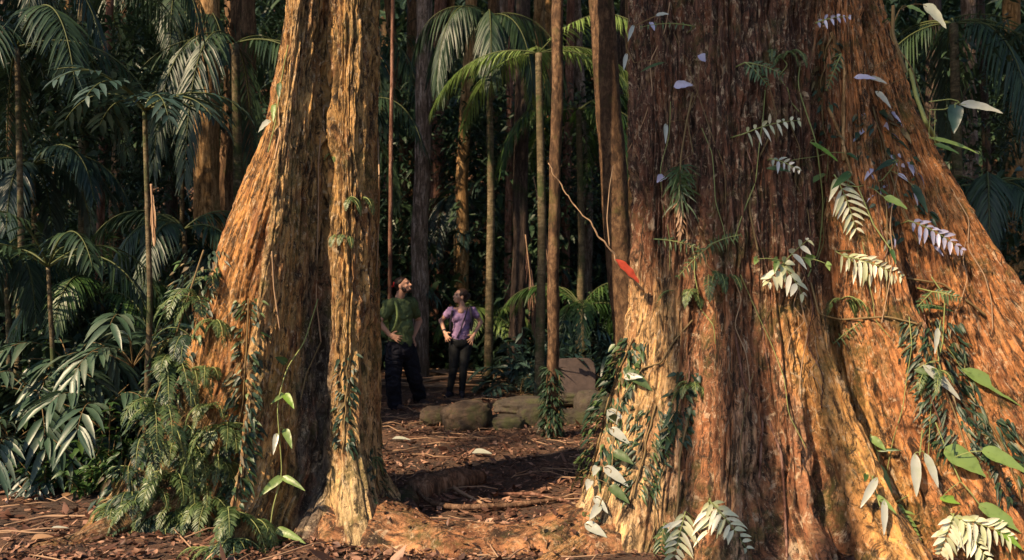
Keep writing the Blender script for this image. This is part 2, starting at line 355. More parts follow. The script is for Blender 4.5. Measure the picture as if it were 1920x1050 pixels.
# left giant: from back round by the left, front, right
LB = [
 ([(0, -165)], [(-.5, .6), (0, .5), (1.5, .4), (4, .34), (13, .3)], [(0, .2), (4, .18)], 60),
 ([(0, -112)], [(-.5, 1.5), (0, 1.1), (1, .8), (2, .6), (4, .4), (13, .3)], [(0, .3), (4, .25)], 110),
 ([(-.4, -72), (3, -78)], [(-.4, 2.0), (0, 1.68), (.46, 1.36), (1, 1.10), (1.37, 1.02), (1.88, .86), (2.71, .56), (3.55, .42), (13, .33)], [(-.4, .24), (1, .2), (3.5, .2)], 150),
 ([(-.4, -28), (1.4, -29), (2, -27), (3.5, -25)], [(-.4, 1.5), (0, 1.22), (.25, 1.06), (.5, .98), (1.37, .86), (2.45, .70), (3.55, .52), (6, .4), (13, .3)], [(-.4, .16), (.5, .115), (1, .10), (3.5, .095)], 150),
 ([(-.4, -6), (3.5, -8)], [(-.4, 1.25), (0, .85), (.25, .45), (.5, .28), (1.4, .18), (3.5, .16), (13, .28)], [(-.4, .3), (0, .2), (.5, .12), (3.5, .12)], 130),
 ([(-.4, 24), (1, 15), (3.5, 15)], [(-.4, 1.4), (0, 1.0), (.25, .74), (.5, .60), (1, .54), (3.5, .46), (13, .33)], [(-.4, .40), (0, .28), (.4, .20), (3.5, .185)], 150),
 ([(-.4, 72), (3.5, 70)], [(-.4, 1.0), (-.1, .74), (.05, .52), (.3, .32), (.8, .20), (3.5, .17), (13, .3)], [(-.4, .3), (.5, .16), (3.5, .14)], 110),
 ([(0, 150)], [(-.5, .5), (0, .42), (1, .34), (4, .3), (13, .28)], [(0, .18), (4, .16)], 60),
]
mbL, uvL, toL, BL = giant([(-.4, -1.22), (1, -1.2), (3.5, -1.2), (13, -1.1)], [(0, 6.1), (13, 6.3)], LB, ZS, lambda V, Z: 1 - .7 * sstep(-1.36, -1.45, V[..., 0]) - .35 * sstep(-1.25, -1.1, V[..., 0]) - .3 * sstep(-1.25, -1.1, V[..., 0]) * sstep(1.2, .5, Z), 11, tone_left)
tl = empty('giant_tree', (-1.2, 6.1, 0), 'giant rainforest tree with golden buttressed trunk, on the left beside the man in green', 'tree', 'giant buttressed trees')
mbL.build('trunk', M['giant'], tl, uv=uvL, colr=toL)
LR = [
 ([(0, -165)], [(-.5, 1.2), (0, 1.1), (4, .8), (13, .6)], [(0, .6), (4, .5)], 60),
 ([(0, -115)], [(-.5, 1.3), (0, 1.1), (1, .9), (4, .75), (13, .6)], [(0, .5), (4, .45)], 90),
 ([(-.4, -62), (1.3, -66), (3.5, -68)], [(-.45, 2.0), (-.13, 1.62), (.22, 1.38), (.5, 1.26), (.85, 1.11), (1.27, 1.0), (1.55, .95), (3.5, .93), (13, .65)], [(-.4, .62), (.5, .42), (3.5, .38)], 200),
 ([(-.4, -24), (1.5, -26), (3.5, -28)], [(-.4, 1.9), (0, 1.45), (.3, 1.12), (1.5, .84), (3.5, .78), (13, .6)], [(-.4, .42), (1.5, .30), (3.5, .32)], 150),
 ([(-.4, 2), (1.5, -2), (3.5, -4)], [(-.4, 1.8), (0, 1.35), (.3, 1.0), (1.5, .74), (3.5, .68), (13, .6)], [(-.4, .25), (1.5, .22), (3.5, .26)], 130),
 ([(-.4, 27), (.4, 23), (1.2, 15), (2, 14), (3.5, 16)], [(-.4, 1.9), (0, 1.5), (.3, 1.26), (1.2, .88), (2, .72), (3.5, .66), (13, .55)], [(-.4, .3), (.5, .18), (3.5, .18)], 150),
 ([(-.4, 50), (1.5, 42), (3.5, 36)], [(-.4, 2.0), (.5, 1.55), (1.5, 1.12), (2.4, .92), (3.5, .84), (13, .6)], [(-.4, .22), (3.5, .2)], 160),
 ([(-.4, 68), (3.5, 66)], [(-.4, 3.5), (0, 3.0), (.5, 2.5), (1.0, 2.12), (1.55, 1.72), (1.9, 1.52), (2.43, 1.24), (2.78, 1.08), (3.5, .88), (13, .6)], [(-.4, .3), (1, .26), (3.5, .4)], 160),
 ([(0, 120)], [(-.5, 1.8), (0, 1.5), (1, 1.1), (4, .8), (13, .6)], [(0, .4), (4, .4)], 70),
]
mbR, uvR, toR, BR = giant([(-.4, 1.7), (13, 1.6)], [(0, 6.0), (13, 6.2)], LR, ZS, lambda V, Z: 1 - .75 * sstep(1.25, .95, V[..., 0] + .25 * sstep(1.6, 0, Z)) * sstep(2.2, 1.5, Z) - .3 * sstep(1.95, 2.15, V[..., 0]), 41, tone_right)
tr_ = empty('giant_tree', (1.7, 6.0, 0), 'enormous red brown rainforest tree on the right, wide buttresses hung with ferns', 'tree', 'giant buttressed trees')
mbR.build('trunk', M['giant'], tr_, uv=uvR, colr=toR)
# surface roots
def root(pts, rads, parent, seed, tone):
    q = resample(pts, 160); rr = np.interp(np.linspace(0, 1, 160), np.linspace(0, 1, len(rads)), rads)
    mb = MB(); tube(mb, q, rr, 64, 0, .09, seed, 4.); V = mb.V[0]
    rings = len(V) // 64; uv = np.stack(np.meshgrid(np.linspace(0, .9, 64), np.linspace(0, 3, rings)), -1).reshape(-1, 2)
    n1 = fbm(V[:, 0] * 3, V[:, 1] * 3, V[:, 2] * 3, 4, seed)
    cl = np.zeros(V.shape) + np.array(tone); cl = cl * (.7 + .6 * n1[:, None])
    mb.build('root', M['giant'], parent, uv=uv, colr=cl)
root([(-1.1, 5.7, -.2), (-.62, 5.4, -.29), (-.2, 5.3, -.34), (.2, 5.35, -.33), (.6, 5.5, -.2), (1.1, 5.8, .0)], [.45, .42, .44, .45, .42, .4], tr_, 3, (.40, .19, .09))
root([(-2.1, 5.8, .25), (-2.75, 5.4, -.03), (-3.2, 5.2, -.08), (-3.6, 5.15, -.14)], [.13, .08, .06, .03], tl, 5, (.22, .12, .06))
root([(.9, 5.6, .2), (.35, 5.15, -.0), (.05, 4.8, -.06), (-.2, 4.5, -.1)], [.14, .09, .06, .04], tr_, 7, (.46, .24, .1))

# ------------------------------------------------------------------ other trees
def crownmesh(seed, rad=3.4, n=2600, ls=.34):
    r_ = np.random.default_rng(seed); mb = MB()
    cc = unit(r_.normal(size=(14, 3))) * r_.uniform(.3, .9, (14, 1)) * rad * np.array([1, 1, .6])
    k = r_.integers(0, 14, n); P = cc[k] + r_.normal(size=(n, 3)) * rad * .22
    leafset(mb, P, r_.normal(size=(n, 3)) * [1, 1, .5], r_.normal(size=(n, 3)) * .4 + [0, 0, 1], r_.uniform(.6, 1.3, n) * ls, r_.uniform(.6, 1.3, n) * ls * .5, .3, .1, 2, 'ovate')
    return mb.mesh('crown', M['leaf_dark'])
CROWNS = [crownmesh(s) for s in (1, 2, 3)]
ntree = 0
def tree(pathpx, Y, wpx, mat, label, group=None, name='rainforest_tree', top=13., crown=True, lean=None, rough=.14, flare=1.5, base=None):
    """pathpx: (px,py) from top to bottom of the visible trunk"""
    global ntree; ntree += 1
    P = [at(x, y, Y) for x, y in pathpx]
    dtop = P[0] - P[1]; dtop = dtop / max(dtop[2], .1); P.insert(0, P[0] + dtop * max(1., (top - P[0][2])) * np.array([.6, .6, 1]))
    zb = float(gz(P[-1][0], Y)) - .15
    if P[-1][2] > zb + .05: P.append(np.array([P[-1][0] + (P[-1][0] - P[-2][0]) * .3, Y, zb]))
    P = P[::-1]; n = 150; q = resample(P, n); zz = q[:, 2]
    r0 = wpx / F * Y / 2; rr = r0 * (1 + .0 * zz); h = np.maximum(zz - zb, 0); rr = rr * (1 - .02 * np.clip(h, 0, 12)) * (1 + (flare - 1) * np.exp(-h / .22))
    q[:, 0] += r0 * .5 * (fbm(h * .8, Y, ntree, 2, ntree) - .5)
    e = empty(name, (q[0][0], q[0][1], zb + .1), label, 'tree', group)
    mb = MB(); tube(mb, q, rr, 30, 0, rough, ntree, 8.); mb.build('trunk', mat, e)
    if crown:
        c = bpy.data.objects.new('crown', CROWNS[ntree % 3]); col.objects.link(c); c.location = q[-1] + np.array([0, 0, 0.5]); c.rotation_euler = (0, 0, ntree * 1.7)
        c.scale = (1, 1, .8); place(c, e)
    return e, q, rr
Ls = M
tree([(797, 0), (795, 200), (790, 400), (786, 690)], 14.5, 33, M['bark_grey'], 'straight grey mottled tree trunk right behind the man in green')
tree([(772, 0), (771, 300), (768, 660)], 19, 24, M['bark_brown'], 'slim brown trunk behind the man, just left of the grey mottled trunk')
tree([(826, 0), (820, 300), (816, 620)], 18, 27, M['bark_red'], 'reddish lichen spotted trunk seen between the two hikers')
tree([(925, 0), (922, 250), (918, 600)], 18, 25, M['bark_brown'], 'brown trunk rising above and just right of the woman\'s head')
tree([(957, 40), (954, 250), (952, 700)], 16, 15, M['bark_red'], 'thin pinkish trunk standing beside the dark trunk right of the woman')
tree([(982, 0), (978, 300), (968, 700)], 14.8, 30, M['bark_dark'], 'very dark trunk draped with dead fronds, right of the woman')
eT, qT, rT = tree([(1047, 0), (1043, 250), (1038, 480), (1034, 820)], 9.0, 23, M['bark_trunk'], 'slender knotty tree with a leafy foot in front of the mossy rocks', rough=.25)
tree([(1130, -40), (1140, 180), (1158, 420), (1172, 620), (1176, 720)], 9.6, 52, M['bark_trunk'], 'leaning dark brown trunk beside the left edge of the right giant tree', rough=.08)
tree([(1070, 60), (1064, 300), (1056, 640)], 17, 18, M['bark_red'], 'thin reddish leaning trunk behind the slender knotty tree')
tree([(1182, 0), (1186, 300), (1188, 700)], 15, 20, M['bark_brown'], 'thin trunk in the gap beside the right giant tree')
tree([(1010, 60), (1008, 300), (1004, 600)], 22, 22, M['bark_gold'], 'far golden trunk in the sunlit gap behind the woman\'s right')
tree([(1030, 60), (1024, 300), (1016, 600)], 24, 18, M['bark_gold'], 'far thin golden trunk beside the slender knotty tree')
tree([(384, 0), (384, 250), (382, 560)], 12, 50, M['bark_gold'], 'thick golden mossy trunk standing left of the left giant tree')
tree([(205, 0), (194, 200), (186, 480)], 10.5, 15, M['bark_red'], 'thin reddish pole like trunk in the left thicket')
tree([(236, 0), (226, 250), (212, 520)], 14, 28, M['bark_brown'], 'brown trunk just right of the thin reddish one on the left')
tree([(22, 0), (20, 250), (16, 560)], 13, 18, M['bark_gold'], 'narrow trunk at the far left edge of the photo')
tree([(318, 0), (320, 250), (318, 560)], 15, 22, M['bark_dark'], 'dark trunk between the thick golden trunk and the thicket palm')
tree([(440, 0), (440, 250), (436, 560)], 14, 30, M['bark_dark'], 'dark trunk between the golden trunk and the left giant tree')
tree([(736, 0), (733, 300), (730, 640)], 13, 8, M['bark_red'], 'very thin pole like trunk against the edge of the left giant tree')
tree([(1898, 0), (1902, 200), (1906, 500)], 15, 34, M['bark_gold'], 'golden trunk in the upper right corner behind the right giant')
tree([(1840, 0), (1850, 250), (1860, 560)], 13, 16, M['bark_dark'], 'thin dark trunk behind the right giant near the corner')
r1 = np.random.default_rng(5); k = 0
while k < 34:
    X = r1.uniform(-22, 22); Y = r1.uniform(17, 40)
    if abs(X) > Y * .68: continue
    px = 960 + X / Y * F; py0 = 537 - (gz(X, Y) - 1.6) / Y * F
    tree([(px + r1.uniform(-30, 30), 0), (px, min(py0, 500) * .5), (px, max(py0, 60))], Y, r1.uniform(.16, .5) * F / Y,
         [M['bark_dark'], M['bark_brown'], M['bark_grey'], M['bark_gold']][k % 4], 'tree trunk standing among the dim trees on the slope behind', 'trees far back on the forest slope', top=22, rough=.1, crown=(k % 3 == 0)); k += 1

# canopy that closes the forest above and behind (crowns out of view, placed to hold off sun and sky light)
r1 = np.random.default_rng(9)
def offtree(x, y, h, s, cm=None):
    zb = float(gz(x, y)); e = empty('rainforest_tree', (x, y, zb), 'tree with a crown placed out of view to shade the hikers and giants', 'tree', 'trees closing the canopy overhead')
    q = resample([(x, y, zb - .2), (x + .2, y, zb + h * .5), (x, y, zb + h)] if not cm else [(x - .6, y - 2.9, -.2), (x - .3, y - 1.6, h * .5), (x, y, h)], 30); mb = MB(); tube(mb, q, np.linspace(.3, .15, 30) * (.4 if cm else 1), 14, 0, .1, 3); mb.build('trunk', M['bark_brown'], e)
    c = bpy.data.objects.new('crown', cm or CROWNS[int(abs(x * 7)) % 3]); col.objects.link(c); c.location = (x, y, zb + h); c.rotation_euler = (0, 0, x * 3 + y); c.scale = (s, s, s * .7); place(c, e)
OFF = [(-17.5, 8, 11, 1.3), (-14, 12, 11, 1.4), (-9.5, 15, 12, 1.4), (11, 8, 11, 1.4), (12, 14, 12, 1.4), (9, 1, 10, 1.3), (-6.5, -13, 11, 1.4), (5, -9, 11, 1.5), (-1, -14, 12, 1.5), (12, -6, 11, 1.5),
       (-21, 1, 12, 1.4), (-17, -13, 11, 1.4), (17, 4, 12, 1.5), (-4.2, 12.6, 10.5, .5), (7.5, 11.5, 11, 1.3)]
for a in OFF: offtree(*a)
DENSE = crownmesh(9, 3.4, 7500, .36)
for a in [(-3.45, 1.5, 8.5, .29), (-3.15, 1.5, 9.4, .32), (-3.8, 1.4, 9.3, .26), (-4.15, 1.4, 8.7, .25)]: offtree(*a, DENSE)  # dense crowns added out of view to shade the right giant's upper bark
for a in [(-6.0, 6.6, 9.2, .25), (-11, 5.4, 9.3, .75), (-10.4, 9.8, 9.8, .45), (-14, 11, 10, .8), (3.5, 9.5, 10, .8)]: offtree(*a)  # further crowns added out of view to shade the left palms and background

# ------------------------------------------------------------------ leaf litter
r1 = np.random.default_rng(21)
def litter(n, x0, x1, y0, y1, s0, s1, mb, m=0):
    y = y0 + (y1 - y0) * r1.uniform(0, 1, n)**1.5; x = r1.uniform(x0, x1, n) * (y / y1 * .8 + .2) if x0 < -8 else r1.uniform(x0, x1, n)
    kp = fbm(x * 2.2, y * 2.2, 0, 3, 91) > r1.uniform(.12, .55, n); x, y = x[kp], y[kp]; n = len(x)
    P = np.stack([x, y, gz(x, y) + r1.uniform(0, .03, n)], 1); s = s0 + (s1 - s0) * r1.uniform(0, 1, n)**2
    D = r1.normal(size=(n, 3)) * [1, 1, .22]; N = r1.normal(size=(n, 3)) * .35 + [0, 0, 1]
    leafset(mb, P, D, N, s, s * r1.uniform(.3, .6, n), r1.uniform(-.3, .1, n), r1.uniform(-.2, .3), 3, 'ovate', m)
mb = MB(); litter(30000, -9.5, 6, 4.3, 16, .03, .09, mb); litter(16000, -3, 3, 5, 12, .02, .065, mb); litter(1500, -9, 3, 4.4, 14, .09, .17, mb); 
tag(mb.build('leaf_litter', M['litter']), 'brown fallen leaves covering the forest floor', 'leaf litter', kind='stuff')
# twigs in the litter
mb = MB()
for k in range(420):
    x, y = r1.uniform(-4.5, 2), r1.uniform(4.6, 13); a = r1.uniform(0, np.pi); l = r1.uniform(.06, .3)
    p = np.array([[x + np.cos(a) * l * s, y + np.sin(a) * l * s, float(gz(x, y)) + .03 + .02 * r1.uniform()] for s in (-1, -.3, .3, 1)]); p[1:3] += r1.normal(size=(2, 3)) * .012
    tube(mb, p, [.004, .005, .005, .002], 5)
tag(mb.build('twig_debris', M['stick']), 'small dry twigs scattered through the leaf litter', 'twigs', kind='stuff')

# ------------------------------------------------------------------ plants
UP = np.array([0, 0, 1.])
def frond(base, d, L, droop, npair, ll, lw, ang=.6, ldroop=.4, seg=4, rr=.006, parent=None, mat=None, stemmat=None, name='frond', stemfrac=.15, hang=.0, prof='lance', rs=None, tipf=.35, fold=.15, steps=24):
    rs = rs or rng; d = unit(d); pts = [np.array(base, float)]; q = d.copy(); st = L / steps
    for s in range(steps):
        q = unit(q + np.array([0, 0, -1.]) * droop / steps * (1 + 1.2 * s / steps)); pts.append(pts[-1] + q * st)
    pts = np.array(pts); T = unit(np.gradient(pts, axis=0)); sd = np.cross(T, UP); 
    h0 = np.cross(d, UP); h0 = unit(h0) if np.linalg.norm(h0) > .15 else unit(rs.normal(size=3) * [1, 1, 0])
    sd = np.where(np.linalg.norm(sd, axis=1, keepdims=True) > .3, sd, h0); sd[(sd @ h0) < 0] *= -1; sd = unit(sd); up = np.cross(sd, T)
    mb = MB(); tube(mb, pts, np.linspace(rr, rr * .25, len(pts)), 5, 1)
    tt = np.linspace(stemfrac, .985, npair); tt = np.repeat(tt, 2); side = np.tile([1, -1.], npair); tt = np.clip(tt + rs.normal(size=len(tt)) * .25 / npair * .7, 0, .99)
    f = tt * steps; i0 = np.minimum(f.astype(int), steps - 1); fr = (f - i0)[:, None]
    ip = lambda A: A[i0] * (1 - fr) + A[i0 + 1] * fr
    P, TT, SS, UU = ip(pts), unit(ip(T)), unit(ip(sd)), unit(ip(up))
    a = ang + .45 * tt + rs.normal(size=len(tt)) * .06
    D = SS * side[:, None] * np.cos(a)[:, None] + TT * np.sin(a)[:, None] + np.array([0, 0, -1.]) * hang + UU * .12
    s = np.clip((tt - stemfrac) / (1 - stemfrac), 0, 1); prof_l = np.minimum(1, .45 + 2.2 * s) * (1 - (1 - tipf) * s**2.2)
    leafset(mb, P, D, UU + rs.normal(size=P.shape) * .15, ll * prof_l * rs.uniform(.85, 1.1, len(tt)), lw * (.6 + .4 * prof_l), ldroop * rs.uniform(.6, 1.4, len(tt)), fold, seg, prof, 0)
    return mb.build(name, [mat or M['leaf_dark'], stemmat or M['vine_green']], parent)

def palm(x, y, h, nf, L, label, mat='leaf_dark', droop=1.3, ll=.45, lw=.035, np_=38, e0=.9, group=None, seed=0, az=None, r0=.06, hang=.3, ldroop=.5, base=None):
    rs = np.random.default_rng(seed + 100); zb = float(gz(x, y)); e = empty('palm_tree', (x, y, zb), label, 'palm', group)
    q = resample([(x, y, zb - .1), (x + .05, y, zb + h * .5), (x, y, zb + h)], 40); mb = MB(); tube(mb, q, np.linspace(r0 * 1.2, r0 * .8, 40), 14, 0, .08, 3); mb.build('trunk', M['palmstem'], e)
    for k in range(nf):
        a = (az[k] if az else k * 2.4 + rs.uniform(-.3, .3)); ee = e0 + rs.uniform(-.35, .3); d = (np.cos(a) * np.cos(ee), np.sin(a) * np.cos(ee), np.sin(ee))
        frond(q[-1], d, L * rs.uniform(.85, 1.1), droop * rs.uniform(.85, 1.2), np_, ll, lw, .5, ldroop, 3, .011, e, M[mat], M['rachis'], stemfrac=.12, hang=hang, rs=rs)
    return e
def pxy(px, Y): return (px - 960) / F * Y
# palms whose fronds hang into the gap in the middle
palm(pxy(915, 13.5), 13.5, 5.9, 8, 2.1, 'tall palm with drooping dark fronds above the woman', droop=2.1, ll=.58, lw=.034, np_=56, seed=1, az=[3.3, -.1, -1.5, -2.2, -.8, 2.4, .4, 3.9], e0=.35, hang=.9)
palm(pxy(1085, 14.5), 14.5, 4.6, 7, 2.3, 'palm with pale arching fronds between the slender tree and the leaning trunk', mat='leaf_mid', droop=1.8, ll=.5, lw=.03, np_=52, seed=2, az=[-.4, -2.6, 3.2, .1, 1.4, 2.2, -1.0], e0=.55, hang=.4)
palm(pxy(1010, 12), 12, 4.9, 6, 2.1, 'palm with sunlit lime green fronds at the top centre', mat='leaf_fresh', droop=1.3, ll=.42, lw=.028, np_=48, seed=3, az=[3.0, -.2, .2, 1.6, 2.4, -.7], e0=.45, hang=.35)
palm(pxy(690, 17), 17, 6.5, 8, 3.2, 'dark palm crown behind the left giant tree', droop=2., ll=.6, seed=4, e0=.4, hang=.6)
palm(pxy(150, 10), 10, 5.3, 7, 2.4, 'palm with long dark fronds hanging in the upper left corner', droop=1.9, ll=.45, lw=.026, np_=50, seed=5, e0=.4, hang=.7)
palm(pxy(-40, 9), 9, 4.9, 7, 2.2, 'bluish fronded palm at the top left edge', mat='leaf_teal', droop=1.9, ll=.4, lw=.026, np_=44, seed=6, e0=.5, hang=.5)
palm(pxy(440, 10.5), 10.5, 4.6, 8, 2.6, 'dark palm between the golden trunk and the left giant', droop=1.9, ll=.5, seed=7, e0=.4, hang=.6)
palm(pxy(1790, 10), 10, 4.7, 7, 2.4, 'dark palm with long hanging fronds behind the right giant', droop=1.9, ll=.6, lw=.026, np_=52, seed=8, e0=.35, hang=.8)
palm(pxy(1930, 12), 12, 5.2, 8, 3., 'tall palm in the upper right corner', droop=1.9, ll=.6, seed=9, e0=.4, hang=.6)
palm(pxy(270, 6.8), 6.8, 3.0, 11, .85, 'small understory palm with broad glossy leaflets left of the left giant tree', mat='leaf_teal', droop=1.0, ll=.32, lw=.05, np_=9, seed=10, e0=.7, hang=.1, r0=.022, ldroop=.3)
palm(pxy(90, 7.2), 7.2, 1.75, 8, 1.3, 'low palm with thin arching fronds at the left edge', mat='leaf_dark', droop=1.5, ll=.3, lw=.03, np_=20, seed=11, e0=.8, hang=.2, r0=.02)
palm(pxy(905, 15.5), 15.5, 1.0, 8, 1.3, 'small palm with banded fronds at the woman\'s right shoulder', mat='leaf_fresh', droop=1.7, ll=.38, lw=.03, np_=26, seed=12, e0=.8, r0=.04, az=[3.1, -.3, -1.7, .5, 1.2, 2.2, -2.4, -.9])
palm(pxy(1090, 13.5), 13.5, 1.25, 9, 1.5, 'small bright green palm behind the stone slab', mat='leaf_mid', droop=1.6, ll=.4, lw=.03, np_=26, seed=13, e0=.8, r0=.04)
palm(pxy(740, 15), 15, 1.3, 7, 1.2, 'small bluish palm behind the man\'s back', mat='leaf_teal', droop=1.6, ll=.35, lw=.03, np_=24, seed=14, e0=.8, r0=.04)

# understory variants, copied
def understory(kind, seed):
    rs = np.random.default_rng(seed); parts = []
    if kind == 'broad':      # rosette of fronds with few broad leaflets
        for k in range(8):
            a = k * 2.4 + rs.uniform(-.3, .3); e = rs.uniform(.5, 1.25); d = (np.cos(a) * np.cos(e), np.sin(a) * np.cos(e), np.sin(e))
            parts.append(frond((0, 0, 0), d, rs.uniform(.7, 1.1), 1.5, 8, .34, .06, .55, .35, 4, .007, None, M['leaf_teal'], M['vine'], stemfrac=.3, hang=.15, rs=rs, tipf=.8, fold=.22, steps=14))
    if kind == 'fern':
        for k in range(9):
            a = k * 2.4 + rs.uniform(-.3, .3); e = rs.uniform(.4, 1.1); d = (np.cos(a) * np.cos(e), np.sin(a) * np.cos(e), np.sin(e))
            parts.append(frond((0, 0, 0), d, rs.uniform(.7, 1.), 1.5, 26, .16, .022, .25, .3, 2, .005, None, M['leaf_dark'], M['vine'], stemfrac=.12, rs=rs, tipf=.1, steps=14))
    if kind == 'shrub':
        mb = MB(); ms = MB()
        for k in range(9):
            a = rs.uniform(0, 6.3); e = rs.uniform(.7, 1.4); h = rs.uniform(.5, 1.2); d = np.array((np.cos(a) * np.cos(e), np.sin(a) * np.cos(e), np.sin(e)))
            q = resample([(0, 0, 0), d * h * .5 + rs.normal(size=3) * .04, d * h], 12); tube(ms, q, np.linspace(.008, .003, 12), 5)
            n = 16; P = q[rs.integers(3, 12, n)]; D = rs.normal(size=(n, 3)) * [1, 1, .35]; leafset(mb, P, D, UP + rs.normal(size=(n, 3)) * .3, rs.uniform(.1, .2, n), rs.uniform(.045, .075, n), .3, .15, 4, 'ovate')
        parts = [mb.build('foliage', M['leaf_mid']), ms.build('stem', M['vine'])]
    if kind == 'strap':
        mb = MB(); n = 34; a = rs.uniform(0, 6.3, n); e = rs.uniform(.3, 1.4, n); D = np.stack([np.cos(a) * np.cos(e), np.sin(a) * np.cos(e), np.sin(e)], 1)
        ms = MB(); q = resample([(0, 0, -.1), (.02, 0, .2), (0, 0, .45)], 8); tube(ms, q, .018, 6)
        leafset(mb, np.repeat([[0, 0, .4]], n, 0) + rs.normal(size=(n, 3)) * .03, D, UP + .01, rs.uniform(.5, .8, n), rs.uniform(.045, .07, n), rs.uniform(.3, .8, n), .2, 7, 'strap')
        parts = [mb.build('foliage', M['leaf_teal']), ms.build('stem', M['vine'])]
    return parts
PROTO = {}
def plant(kind, var, loc, s, rz, label, cat='plant', group=None, name=None, mat=None, tilt=(0, 0)):
    key = (kind, var)
    first = key not in PROTO
    e = empty(name or {'broad': 'understory_palm', 'fern': 'fern', 'shrub': 'leafy_shrub', 'strap': 'strap_leaf_plant'}[kind], (0, 0, 0), label, cat, group)
    if first:
        PROTO[key] = understory(kind, var * 17 + 3); ch = PROTO[key]
    else:
        ch = []
        for o in PROTO[key]:
            c = o.copy(); col.objects.link(c); ch.append(c)
    for c in ch: c.parent = e
    e.location = loc; e.rotation_euler = (tilt[0], tilt[1], rz); e.scale = (s, s, s)
    if mat:
        for c in ch:
            c.material_slots[0].link = 'OBJECT'; c.material_slots[0].material = M[mat]
    return e
r1 = np.random.default_rng(33)
def scatter(n, px0, px1, Y0, Y1, kinds, s0, s1, label, group, z=0, test=None, mats=(None,)):
    for k in range(n):
        Y = r1.uniform(Y0, Y1); px = r1.uniform(px0, px1); x = pxy(px, Y)
        if test and not test(x, Y): continue
        kd = kinds[k % len(kinds)]
        nm = {'broad': 'broad leaved understory palm', 'fern': 'feathery ground fern', 'shrub': 'leafy green shrub', 'strap': 'strap leaved plant'}[kd]
        plant(kd, int(r1.integers(1, 3)), (x, Y, float(gz(x, Y)) + z), r1.uniform(s0, s1), r1.uniform(0, 6.3), nm + ' ' + label, 'fern' if kd == 'fern' else 'plant', nm + 's ' + group, mat=mats[k % len(mats)])
# left bank in front
K4 = ['broad', 'strap', 'shrub', 'broad', 'fern']
scatter(26, -60, 330, 7.2, 8.6, K4, .8, 1.15, 'in the dense bank left of the left giant', 'of the left bank', mats=(None, 'leaf_dark', None))
scatter(34, -120, 430, 8.6, 11.5, K4, 1.1, 1.7, 'in the dim thicket further back on the left', 'of the left thicket', mats=('leaf_dark', None))
scatter(22, -150, 480, 11.5, 16, K4, 1.8, 2.8, 'under the trees far back on the left', 'far back on the left')
scatter(16, 700, 1180, 14.6, 17.5, ['broad', 'fern', 'shrub', 'strap'], 1.0, 1.7, 'on the dark bank behind the two hikers', 'behind the hikers', mats=('leaf_dark', 'leaf_teal'))
scatter(14, 960, 1190, 12.4, 14.5, ['strap', 'shrub', 'fern', 'broad'], .9, 1.3, 'in the bluish thicket behind the stone slab', 'behind the slab', mats=('leaf_teal',))
scatter(24, 1720, 2000, 7.5, 14, K4, 1.2, 2.2, 'in the shade right of the right giant', 'right of the right giant', mats=('leaf_dark', 'leaf_teal'))
# shrubs hugging the foot of the left giant and edge of the litter
scatter(16, 10, 330, 6.3, 7.2, ['shrub', 'broad', 'fern', 'shrub'], .45, .75, 'at the edge of the leaf litter on the left', 'along the litter edge')

# far slope foliage: one mass nobody could count
r1 = np.random.default_rng(44); mb = MB(); n = 110000
Y = 15.5 + 30 * r1.uniform(0, 1, n)**1.25; X = r1.uniform(-.78, .78, n) * Y
cl = fbm(X * .55, Y * .55, 0, 3, 77); keep = (cl > .38) & ~((np.abs(X + .9) < 1.3) & (Y < 24) & (r1.uniform(0, 1, n) < .5)); X, Y, cl = X[keep], Y[keep], cl[keep]; n = len(X)
hgt = r1.uniform(0, 1, n) * (1.2 + 7 * np.clip(cl - .40, 0, 1) * 2.2) * (1 + .06 * (Y - 15)); P = np.stack([X, Y, gz(X, Y) + hgt], 1)
a = r1.uniform(0, 6.3, n); D = np.stack([np.cos(a), np.sin(a), r1.uniform(-.7, .3, n)], 1)
sz = r1.uniform(.25, .6, n) * (Y / 18)
leafset(mb, P, D, UP + r1.normal(size=(n, 3)) * .4, sz, sz * r1.uniform(.12, .3, n), r1.uniform(.2, .7, n), .15, 3, 'lance')
tag(mb.build('undergrowth', M['leaf_dark']), 'dense mass of dark foliage covering the slope behind', 'undergrowth', kind='stuff')

# ------------------------------------------------------------------ rocks, slab, logs
def rockmat(name, a, b, moss, amt):
    m, t, p, out = newmat(name); o = t.nodes.new('ShaderNodeTexCoord').outputs['Object']
    c = ramp(t, noise(t, o, 5, 9, .7), [(.38, a), (.6, b)]); c = mix(t, c, (.03, .02, .015), ramp(t, noise(t, o, 18, 8, .8, dist=.8), [(.52, g(0)), (.62, g(.8))]))
    c = mix(t, c, moss, ramp(t, noise(t, o, 3, 9, .75), [(.62 - amt, g(0)), (.72 - amt, g(.9))]))
    t.links.new(c, p.inputs['Base Color']); p.inputs['Roughness'].default_value = .85; bump(t, p, noise(t, o, 22, 9, .75), .9, .03); return m
RK = {'moss': rockmat('mossy_rock', (.022, .017, .013), (.06, .044, .03), (.035, .04, .012), .14), 'brown': rockmat('brown_rock', (.03, .021, .015), (.085, .052, .034), (.035, .036, .012), .12),
      'dark': rockmat('dark_rock', (.035, .028, .022), (.08, .06, .045), (.05, .055, .02), .12)}
